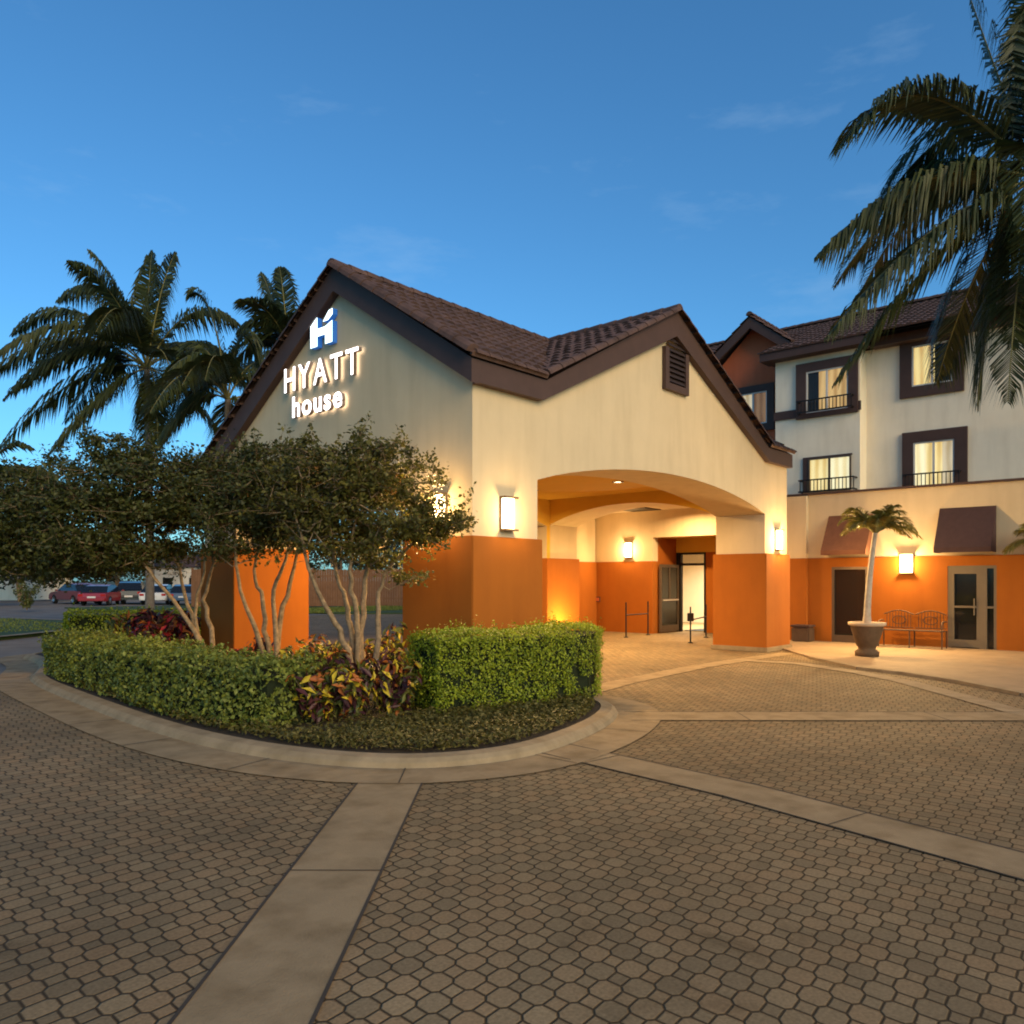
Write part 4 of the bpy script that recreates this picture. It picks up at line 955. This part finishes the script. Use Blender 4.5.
# ------------------------------------------------------------------ multi-stemmed trees
def clump_tree(name, label, base, stems, blobs, nclump, leaves_per, leaf, mat, seed, z0=.1, group=None, clr=.28, trunk_r=.05):
    """stems: list of polylines relative to the base; blobs: (centre, radii) ellipsoids of the crown"""
    rs = np.random.RandomState(seed); o = thing(name, label, 'tree', (base.x, base.y, z0), 0, group); br = MB(); tips = []
    for k, st in enumerate(stems):
        pts = [Vector(p) for p in st]; sm_ = []
        for i in range(len(pts)-1):
            for j in range(4):
                f = j/4; p0 = pts[max(i-1, 0)]; p1 = pts[i]; p2 = pts[i+1]; p3 = pts[min(i+2, len(pts)-1)]
                q = .5*((2*p1)+(p2-p0)*f+(2*p0-5*p1+4*p2-p3)*f*f+(3*p1-p0-3*p2+p3)*f**3); sm_.append(q+Vector(rs.normal(0, .012, 3)))
        sm_.append(pts[-1]); n = len(sm_); r0 = trunk_r*rs.uniform(.8, 1.15)
        m = MB(); m.tube(sm_, [r0*(1-.72*i/(n-1)) for i in range(n)], 8); m.build('trunk', M['bark'], o)
        tips += [(p, i/(n-1)) for i, p in enumerate(sm_) if i > n*.45]
    P, N = [], []; vol = np.array([b[1][0]*b[1][1]*b[1][2] for b in blobs]); vol = vol/vol.sum()
    for _ in range(nclump):
        c0, rr = blobs[rs.choice(len(blobs), p=vol)]; d = rs.normal(size=3); d /= np.linalg.norm(d); c = Vector(np.array(c0)+d*np.array(rr)*rs.uniform(.35, 1.0)**.6)
        tp = min(tips, key=lambda t: (t[0]-c).length+max(0, t[0].z-c.z)*1.5)[0]; tips.append((c, 1)); md = (tp+c)/2+Vector(rs.normal(0, .07, 3))
        if (c-tp).length < (.8 if clr < .5 else 9): br.tube([tp, md, c], [.011, .008, .004], 5, cap=False)
        out = (c-Vector(c0)).normalized(); cr = clr*rs.uniform(.6, 1.25); sx = cr*rs.uniform(.8, 1.4)
        nl = int(leaves_per*rs.uniform(.6, 1.4)); q = rs.normal(0, .5, (nl, 3))*np.array([sx, cr, cr*.55])
        ax = rs.uniform(0, 6.28); ca, sa = math.cos(ax), math.sin(ax); q = np.stack([q[:, 0]*ca-q[:, 1]*sa, q[:, 0]*sa+q[:, 1]*ca, q[:, 2]], 1)
        P.append(q+np.array(c)); N.append(np.tile(np.array(out)*.35+np.array([0, 0, .8]), (nl, 1))+rs.normal(0, .6, (nl, 3)))
        if clr < .5 and rs.uniform() < .55:
            dv = (out*.6+Vector((0, 0, .5))+Vector(rs.normal(0, .35, 3))).normalized(); sl2 = rs.uniform(.25, .5); br.tube([c, c+dv*sl2], [.004, .0015], 4, cap=False)
            fs_ = rs.uniform(.1, 1.0, 26)[:, None]; P.append(np.array(c)+np.array(dv)*sl2*fs_+rs.normal(0, .045, (26, 3))); N.append(rs.normal(0, 1, (26, 3))+np.array([0, 0, .6]))
        for _t in range(3):
            e = c+Vector(rs.normal(0, .75, 3)*np.array([cr, cr, cr*.5])); br.tube([c, e], [.004, .002], 4, cap=False)
    br.build('branches', M['bark'], o, recalc=False)
    leaf_cloud('crown', np.concatenate(P), np.concatenate(N), leaf, .55, mat, o)
    return o
def camdir(dx, dz_, h):                      # offset: right, away, up in camera axes
    q = RX*dx+FW*dz_; return Vector((q.x, q.y, h))
def T(px, Z): 
    q = cam_pt((px-512)/FPX*Z, 0, Z); return q
ZT1, ZT2, ZT3 = 12.4, 11.9, 10.7
def stem(Z, px0, pts, dz=0):                # pixel polyline of a stem at distance Z (+ small depth drift)
    b = T(px0, Z); out = []
    for i, (x, y, dzz) in enumerate(pts):
        p = at(x, y, Z+dzz); out.append((p.x-b.x, p.y-b.y, max(0.0, p.z-.1)))
    return b, out
def make_tree(Z, px0, polys, blobs_px, **k):
    b = T(px0, Z); st = [stem(Z, px0, q)[1] for q in polys]; bl_ = []
    for (x, y, dz, rx, ry, rz) in blobs_px:
        p = at(x, y, Z+dz); s = Z/FPX; bl_.append(((p.x-b.x, p.y-b.y, p.z-.1), (rx*s, rz, ry*s)))
    return b, st, bl_
# blobs use world-axis radii: make them round in plan
b, st, bl_ = make_tree(ZT1, 200, [
    [(214, 688, 0), (200, 640, -.1), (172, 600, -.2), (140, 560, -.4), (95, 520, -.5)],
    [(216, 688, .1), (205, 650, .1), (190, 615, .2), (178, 570, .3), (150, 510, .4)],
    [(206, 688, -.1), (200, 650, -.1), (196, 605, 0), (205, 560, 0), (190, 500, 0)],
    [(213, 688, 0), (212, 640, 0), (205, 600, .3), (215, 560, .4), (225, 500, .5)]],
    [(150, 495, 0, 62, 40, 1.1), (80, 520, -.3, 56, 36, 1.0), (205, 490, .3, 46, 42, .9), (30, 520, .1, 40, 36, .8), (120, 455, .2, 36, 20, .7), (120, 552, -.1, 70, 16, .9), (8, 510, 0, 44, 36, .7), (-20, 540, 0, 40, 24, .6), (60, 560, .2, 60, 22, .8), (60, 480, .3, 36, 22, .7)])
clump_tree('crepe_myrtle', 'wide dark spreading tree with leaning trunks, leftmost of the three in the bed', b, st, bl_, 480, 110, .070, M['leaf_tree'], 51, group=None)
b, st, bl_ = make_tree(ZT2, 270, [
    [(268, 690, 0), (262, 650, 0), (250, 615, -.2), (238, 580, -.3), (235, 520, -.4)],
    [(272, 690, .1), (268, 640, .1), (262, 600, .1), (255, 570, .2), (270, 500, .2)],
    [(280, 690, 0), (276, 640, 0), (274, 590, 0), (285, 560, -.2), (300, 500, -.3)],
    [(276, 690, .1), (280, 620, .2), (292, 575, .3), (300, 540, .3)]],
    [(262, 505, 0, 44, 38, .9), (285, 468, .1, 32, 26, .7), (235, 530, -.2, 38, 30, .7), (300, 515, .1, 38, 34, .7), (250, 468, .2, 26, 20, .6)])
clump_tree('crepe_myrtle', 'slender middle tree standing in front of the bright orange pier', b, st, bl_, 205, 95, .066, M['leaf_tree'], 52)
b, st, bl_ = make_tree(ZT3, 360, [
    [(352, 700, 0), (348, 650, -.1), (330, 615, -.2), (312, 580, -.3), (300, 530, -.4)],
    [(356, 700, .1), (352, 640, .1), (345, 600, .1), (335, 565, .2), (330, 480, .3)],
    [(360, 700, 0), (358, 640, 0), (352, 590, -.1), (350, 560, -.2), (360, 480, -.2)],
    [(362, 700, .1), (361, 630, .1), (366, 580, .1), (372, 540, .2), (395, 480, .2)],
    [(372, 700, -.1), (378, 650, -.1), (378, 610, 0), (385, 575, .1), (420, 535, .1)]],
    [(340, 498, 0, 58, 42, .9), (310, 500, .1, 44, 40, .7), (385, 510, -.1, 44, 38, .7), (350, 456, .1, 40, 24, .7), (420, 520, 0, 28, 34, .5), (388, 572, -.2, 30, 22, .4), (438, 480, .1, 26, 16, .4), (330, 545, 0, 50, 20, .6), (445, 520, -.1, 24, 20, .4), (382, 446, .1, 22, 14, .4), (305, 452, .1, 26, 14, .5), (400, 460, 0, 22, 18, .5)])
clump_tree('crepe_myrtle', 'rightmost small tree with several slim trunks, beside the lit gable lamp', b, st, bl_, 320, 68, .064, M['leaf_tree2'], 53, clr=.20)

# far trees beyond the road
for i, (px, Z, hh, rr, lb) in enumerate(((20, 62, 5.2, 3.6, 'dark round tree far off beyond the left lawn'), (118, 74, 6.6, 4.6, 'tall dark tree far behind the parked cars'), (200, 84, 6.2, 4.8, 'dark tree behind the pale far building'), (-30, 50, 6.0, 3.8, 'dark tree at the far left beyond the road'), (70, 90, 7.0, 5.0, 'dark tree beyond the car park, left of the tall one'), (160, 92, 6.0, 5.0, 'low dark tree between the far house and the cars'), (250, 80, 7.0, 5.2, 'dark tree straight behind the orange pier'), (400, 74, 7.5, 5.2, 'dark tree behind the right end of the brown fence'), (340, 66, 7.5, 5.0, 'dark tree behind the brown fence, seen under the canopy'))):
    b = T(px, Z)
    clump_tree('shade_tree', lb, b, [[(0, 0, 0), (.1, 0, hh*.35), (.3, .2, hh*.7)], [(0, 0, 0), (-.2, .1, hh*.3), (-.8, -.3, hh*.65)]], [((0, 0, hh*.62), (rr, rr, hh*.36)), ((rr*.5, -rr*.3, hh*.5), (rr*.7, rr*.7, hh*.28)), ((-rr*.5, rr*.3, hh*.5), (rr*.7, rr*.7, hh*.28))], 110, 34, .34, M['leaf_back'], 60+i, 0, 'far trees beyond the road', .9, .16)
sb_ = gp(27, 612)
b = Vector((sb_.x, sb_.y, 0))
croton(b.x, b.y, 1.5, .9, [('croton_green', 1)], 'loose green bush on the left lawn by the kerb', None, 77, leafl=.22, n=420, name='bush', cat='bush')

# ------------------------------------------------------------------ palms
def frond(mb, p0, p1, p2, ll, nl, rs, mi_rib=1, droop=.55, wd=.055, tipf=.35):
    p0, p1, p2 = Vector(p0), Vector(p1), Vector(p2); pts = [(p0*(1-t)**2+p1*2*t*(1-t)+p2*t*t) for t in [k/12 for k in range(13)]]
    mb.tube(pts, [.030*(1-.85*k/12)+.003 for k in range(13)], 5, mi_rib, cap=False)
    for k in range(nl):
        t = .14+.86*(k+.5)/nl; c = p0*(1-t)**2+p1*2*t*(1-t)+p2*t*t; tg = ((p1-p0)*2*(1-t)+(p2-p1)*2*t).normalized()
        sd = tg.cross(Vector((0, 0, 1))); sd = sd.normalized() if sd.length > .05 else Vector((1, 0, 0)); up = sd.cross(tg)
        ln = ll*(math.sin(math.pi*min(1, .18+.80*t)))**.7*rs.uniform(.85, 1.12)
        if t > .93: ln *= .7
        for s in (-1, 1):
            if rs.uniform() < .05: continue
            d = (sd*s*rs.uniform(.75, 1.0)+tg*(.55+tipf*t)+up*rs.uniform(.05, .35)).normalized(); dr = droop*rs.uniform(.7, 1.35)
            e1 = c+d*ln*.45+Vector((0, 0, -dr*ln*.12)); e2 = c+d*ln*(.85-.15*dr)+Vector((0, 0, -dr*ln*.62))
            wv = (tg*.9+up*.3).normalized()*wd*.5
            mb.add([c-wv*.6, c+wv*.6, e1+wv, e1-wv, e2], [(0, 1, 2, 3), (3, 2, 4)], 0)
def palm(name, label, base, crown, fronds, ll, nl, seed, trunk_r=.16, mats=None, lean=None, barkm='palmbark', group=None, z0=0, wd=.055, droop=.55, cat='palm tree', extra=7):
    rs = np.random.RandomState(seed); o = thing(name, label, cat, (base.x, base.y, z0), 0, group)
    c = Vector((crown.x-base.x, crown.y-base.y, crown.z-z0)); n = 22; pts, rad = [], []
    for k in range(n+1):
        f = k/n; q = Vector((c.x*f**1.6, c.y*f**1.6, c.z*f)); pts.append(q); rad.append(trunk_r*(1.25-.5*f+.25*max(0, .12-f)/.12)*(1+.04*(k % 2)))
    MB().tube(pts, rad, 12).build('trunk', M[barkm], o)
    if cat == 'palm tree' and name == 'coconut_palm':
        Lm = sum((q2-q1).length+q1.length for q1, q2 in fronds)/len(fronds); fronds = fronds+rand_fr(rs, extra, Lm*.9)
    mb = MB()
    for (q1, q2) in fronds: frond(mb, c, c+q1, c+q2, ll*rs.uniform(.9, 1.1), nl, rs, droop=droop*rs.uniform(.7, 1.3), wd=wd)
    mb.build('crown', mats or [M['palmleaf'], M['palmrib']], o, recalc=False)
    return o
def fr_px(Z, cx_, cy_, lst):                # frond control points measured in pixels about the crown, with a depth offset (m)
    s = Z/FPX; out = []
    for (ax, ay, bx, by, dz) in lst:
        out.append((camdir((ax-cx_)*s, dz*.5, (cy_-ay)*s), camdir((bx-cx_)*s, dz, (cy_-by)*s)))
    return out
def rand_fr(rs, n, L):
    out = []
    for k in range(n):
        a = rs.uniform(0, 6.28); el = rs.uniform(-.1, 1.1); l = L*rs.uniform(.85, 1.1); d = Vector((math.cos(a), math.sin(a), 0))
        out.append((d*l*.5*math.cos(el)+Vector((0, 0, l*(.2+.55*math.sin(el)))), d*l*(.55+.4*math.cos(el))+Vector((0, 0, l*(.75*math.sin(el)-.45)))))
    return out
rs = np.random.RandomState(5)
# big coconut palm, right
ZP = 15.0; c = at(1036, 178, ZP); b = T(1075, ZP)
fl_ = fr_px(ZP, 1036, 178, [(905, 40, 826, 165, -.6), (925, 140, 824, 248, .3), (920, 215, 822, 340, -.3), (950, 225, 855, 372, 1.0), (990, 265, 955, 422, -1.6), (985, 50, 930, 68, 1.2), (1000, 60, 980, -25, .4), (1030, 40, 1015, -70, -.5),
                           (1020, 280, 985, 360, -.8), (1080, 60, 1150, 20, .2), (1120, 90, 1220, 160, -.4), (1110, 170, 1200, 290, .5), (1050, 250, 1060, 400, -1.2), (1000, 90, 965, 130, 3.0), (1010, 230, 1010, 350, 2.6), (1005, 90, 1000, 300, -1.0), (1010, 230, 965, 330, -1.8), (1000, 230, 990, 400, .4), (1020, 60, 1005, 40, -1.2), (1025, 110, 1010, 250, .6)])
palm('coconut_palm', 'big coconut palm at the right edge with long drooping fronds over the building', b, c, fl_, 1.35, 125, 71, .17, wd=.056, droop=.85, extra=5)
# coconut palms behind the gable, left
ZQ = 26; c = at(147, 368, ZQ); b = T(150, ZQ)
fl_ = fr_px(ZQ, 147, 368, [(70, 270, 2, 330, .5), (75, 310, 0, 382, -.6), (90, 350, 8, 452, -.5), (110, 250, 40, 290, 1.0), (125, 280, 95, 255, -.4), (145, 290, 148, 247, .3), (160, 285, 178, 255, -.2), (185, 280, 235, 320, .4),
                           (200, 330, 262, 400, -.6), (190, 380, 225, 455, .6), (120, 380, 70, 460, -1.2), (150, 400, 130, 465, 1.0), (130, 300, 60, 320, 2.5), (170, 300, 215, 350, 2.8), (150, 350, 120, 430, 2.4), (170, 370, 185, 455, -2.0), (110, 330, 30, 410, 2.0), (135, 290, 110, 290, -2.4)])
palm('coconut_palm', 'coconut palm with the fullest crown, left of the lit gable', b, c, fl_, 1.25, 120, 72, .12, wd=.062, droop=.9)
ZQ = 23; c = at(228, 400, ZQ); b = T(225, ZQ)
fl_ = fr_px(ZQ, 228, 400, [(200, 310, 178, 370, .4), (215, 280, 195, 300, -.4), (235, 290, 255, 360, .5), (250, 340, 275, 430, .2), (200, 380, 165, 450, -.5), (225, 390, 215, 460, .6), (250, 390, 262, 455, -.4), (190, 340, 150, 420, 1.5), (240, 330, 270, 350, 2.0), (215, 330, 185, 400, -1.8)])
palm('coconut_palm', 'shorter coconut palm partly hidden by the left roof edge', b, c, fl_, 1.05, 105, 73, .12, wd=.055, droop=.9)
ZQ = 27; c = at(288, 345, ZQ); b = T(292, ZQ)
fl_ = fr_px(ZQ, 288, 345, [(272, 300, 258, 268, .4), (285, 290, 283, 272, -.4), (298, 300, 312, 285, .5), (265, 320, 250, 345, .2), (310, 320, 335, 340, -.5), (300, 340, 330, 400, .5), (270, 345, 240, 400, .6), (290, 300, 300, 300, 2.0), (278, 310, 262, 320, -2.0)])
palm('coconut_palm', 'coconut palm whose top fronds rise behind the roof slope', b, c, fl_, 1.15, 100, 74, .12, wd=.06, droop=.8)
ZQ = 20; c = at(-22, 492, ZQ); b = T(-25, ZQ)
fl_ = fr_px(ZQ, -22, 492, [(5, 440, 45, 500, .3), (0, 455, 48, 478, -.4), (10, 480, 40, 535, .2), (-10, 430, 20, 445, .5), (-30, 430, -40, 440, .3), (-50, 450, -90, 500, .2), (-40, 480, -70, 540, .4), (0, 480, 20, 540, -.8), (-5, 450, 30, 470, 1.2)])
palm('coconut_palm', 'low palm at the left edge with only its frond tips in view', b, c, fl_, .85, 60, 75, .14, wd=.07, droop=.8)
# small palm in the planter, and another further right
def small_palm(px, py_c, base, Z, seed, label, z0):
    rs = np.random.RandomState(seed); c = at(px, py_c, Z)
    fl_ = []
    for k in range(24):
        a = 2*math.pi*k/24+rs.uniform(-.2, .2); el = rs.uniform(.25, 1.35); d = Vector((math.cos(a), math.sin(a), 0)); l = rs.uniform(.85, 1.08)
        fl_.append((d*l*.45+Vector((0, 0, l*(.25+.4*math.sin(el)))), d*l*(1.05-.55*math.sin(el))+Vector((0, 0, l*(.85*math.sin(el)-.36)))))
    return palm('small_palm', label, base, c, fl_, .40, 52, seed, .062, [M['potpalm'], M['palmrib']], barkm='palebark', z0=z0, wd=.02, droop=.45)
small_palm(875, 533, Vector((pp.x, pp.y, 0)), (Vector((pp.x, pp.y, 0))-Vector((CAM.x, CAM.y, 0))).dot(FW), 81, 'small palm with pale curved trunk growing in the urn planter', .74)
pq = T(1060, 17.6)
small_palm(1048, 548, pq, 17.6, 82, 'small palm at the right edge with one frond tip in view', .0)

# ------------------------------------------------------------------ fence, far buildings
f0, f1 = gp(292, 607.5), gp(430, 607)
fd = (f1-f0); fl = fd.length; fd.normalize(); f0 = f0-fd*6; fl += 14
t = thing('timber_fence', 'brown timber fence beyond the lawn, seen under the canopy', 'fence', (f0.x, f0.y, 0), math.atan2(fd.y, fd.x))
m = MB(); k = 0
while k < fl: m.box((k, -.02+random.uniform(-.008, .008), .08), (k+.14, .02, 2.35+random.uniform(-.03, .03))); k += .15
m.build('boards', M['fence'], t)
m = MB(); m.box((0, .022, .5), (fl, .06, .6)); m.box((0, .022, 1.9), (fl, .06, 2.0)); m.build('rail', M['fence'], t)
k = 0
while k < fl: boxo('post', (k, .062, 0), (k+.1, .16, 2.45), M['fence'], t); k += 2.4
def far_house(px0, px1, Z, h, label, wallm, roofm):
    a, b = T(px0, Z), T(px1, Z); d = (b-a); L = d.length; d.normalize(); t = thing('far_building', label, 'building', (a.x, a.y, 0), math.atan2(d.y, d.x), None)
    boxo('wall', (0, 0, 0), (L, 7, h), wallm, t)
    m = MB(); m.add([(-.4, -.4, h), (L+.4, -.4, h), (L+.4, 7.4, h), (-.4, 7.4, h), (.6, 3.5, h+1.2), (L-.6, 3.5, h+1.2)], [(0, 1, 5, 4), (1, 2, 5), (2, 3, 4, 5), (3, 0, 4), (3, 2, 1, 0)]); m.build('roof', roofm, t)
    k = 1.2
    while k < L-1.2:
        w_ = boxo('window', (k, -.06, 1.0), (k+1.1, -.004, 2.0), M['whiteframe'], t); boxo('pane', (k+.08, -.065, 1.08), (k+1.02, -.0605, 1.92), M['darkglass'], w_); k += 2.6
far_house(-30, 26, 66, 2.7, 'low cream building far off at the left edge', M['white'], M['tile'])
far_house(150, 222, 78, 3.0, 'low white building behind the parked cars', M['whiteframe'], M['tile'])

# ------------------------------------------------------------------ parked cars
def make_car(paintm, label, loc, rz, tall=1.0):
    t = thing('parked_car', label, 'car', loc, rz, 'cars parked beyond the road'); W = .88
    prof = [(-2.15, .32), (-2.22, .55), (-2.18, .86), (-1.55, .95), (.75, .93), (1.95, .82), (2.18, .66), (2.22, .40), (2.12, .30), (1.78, .30), (1.68, .52), (1.40, .64), (1.12, .52), (1.02, .30), (-.98, .30), (-1.08, .52), (-1.36, .64), (-1.64, .52), (-1.74, .30)]
    MB().prism(prof, lambda a, b, d: (a, d, b*tall), -W, W).build('body', paintm, t, bevel=.04)
    c = [(-1.85, .93), (-1.25, 1.38), (-.55, 1.47), (.25, 1.43), (1.05, .93)]
    g = MB(); n = len(c); vs = []
    for s in (-1, 1): vs += [(a, s*(W-.04-(b-.93)*.32), b*tall) for a, b in c]
    g.add(vs, [tuple(range(n))[::-1], tuple(range(n, 2*n))]+[(i, i+1, n+i+1, n+i) for i in range(n-1)]); g.build('windows', M['carglass'], t)
    r = MB(); vs = []
    for s in (-1, 1): vs += [(a, s*(W-.035-(b-.93)*.32), b*tall+.012) for a, b in ((-1.27, 1.36), (-.55, 1.47), (.25, 1.43), (.33, 1.39))]
    r.add(vs, [(0, 1, 5, 4), (1, 2, 6, 5), (2, 3, 7, 6)]); r.build('roof_panel', paintm, t)
    for sx in (-1.36, 1.40):
        for s in (-1, 1):
            w_ = MB(); w_.lathe([(.0, -.10), (.20, -.10), (.31, -.09), (.33, -.05), (.33, .05), (.31, .09), (.20, .10), (0, .10)], 18); o = w_.build('wheel', M['rubber'], t); o.rotation_euler = (R_(90), 0, 0); o.location = (sx, s*(W-.09), .33)
            q = MB().lathe([(.0, .0), (.19, .0), (.20, -.02)], 14).build('rim', M['rim'], o); q.location = (0, 0, .108 if s < 0 else -.108)
    for s in (-1, 1):
        boxo('tail_light', (-2.235, s*.55, .66*tall), (-2.12, s*.84, .82*tall), M['tail'], t, bevel=.02); boxo('headlight', (2.02, s*.52, .60*tall), (2.20, s*.82, .72*tall), M['head'], t, bevel=.02)
        boxo('side_mirror', (.78, s*(W+.0), .92), (.92, s*(W+.16), 1.04), paintm, t, bevel=.02)
    boxo('number_plate', (-2.245, -.26, .52), (-2.225, .26, .64), M['whiteframe'], t); boxo('bumper', (-2.27, -.8, .34), (-2.19, .8, .50), paintm, t, bevel=.02)
def carpaint(n, c):
    m = paint(n, c, .3, .03, spec=.6); return m
yawF = math.atan2(FW.y, FW.x)
for px, Z, rz, nm, c, lb, tl in ((76, 57, yawF+R_(55), 'red_paint', (.20, .012, .014), 'dark red car parked sideways, leftmost in the far row', 1.0), (104, 54, yawF+R_(8), 'crimson_paint', (.26, .016, .022), 'small crimson car seen from behind, right of the dark red one', .95),
                                (132, 57, yawF+R_(20), 'black_paint', (.014, .014, .016), 'black car parked to the right of the crimson car', 1.1), (160, 56, yawF+R_(12), 'white_paint', (.62, .60, .56), 'white car glimpsed behind the leaning tree trunk', .95), (187, 55, yawF+R_(15), 'blue_paint', (.04, .07, .13), 'blue grey car nearest to the canopy pier', .95)):
    q = T(px, Z); make_car(carpaint(nm, c), lb, (q.x, q.y, -.012), rz, tl)
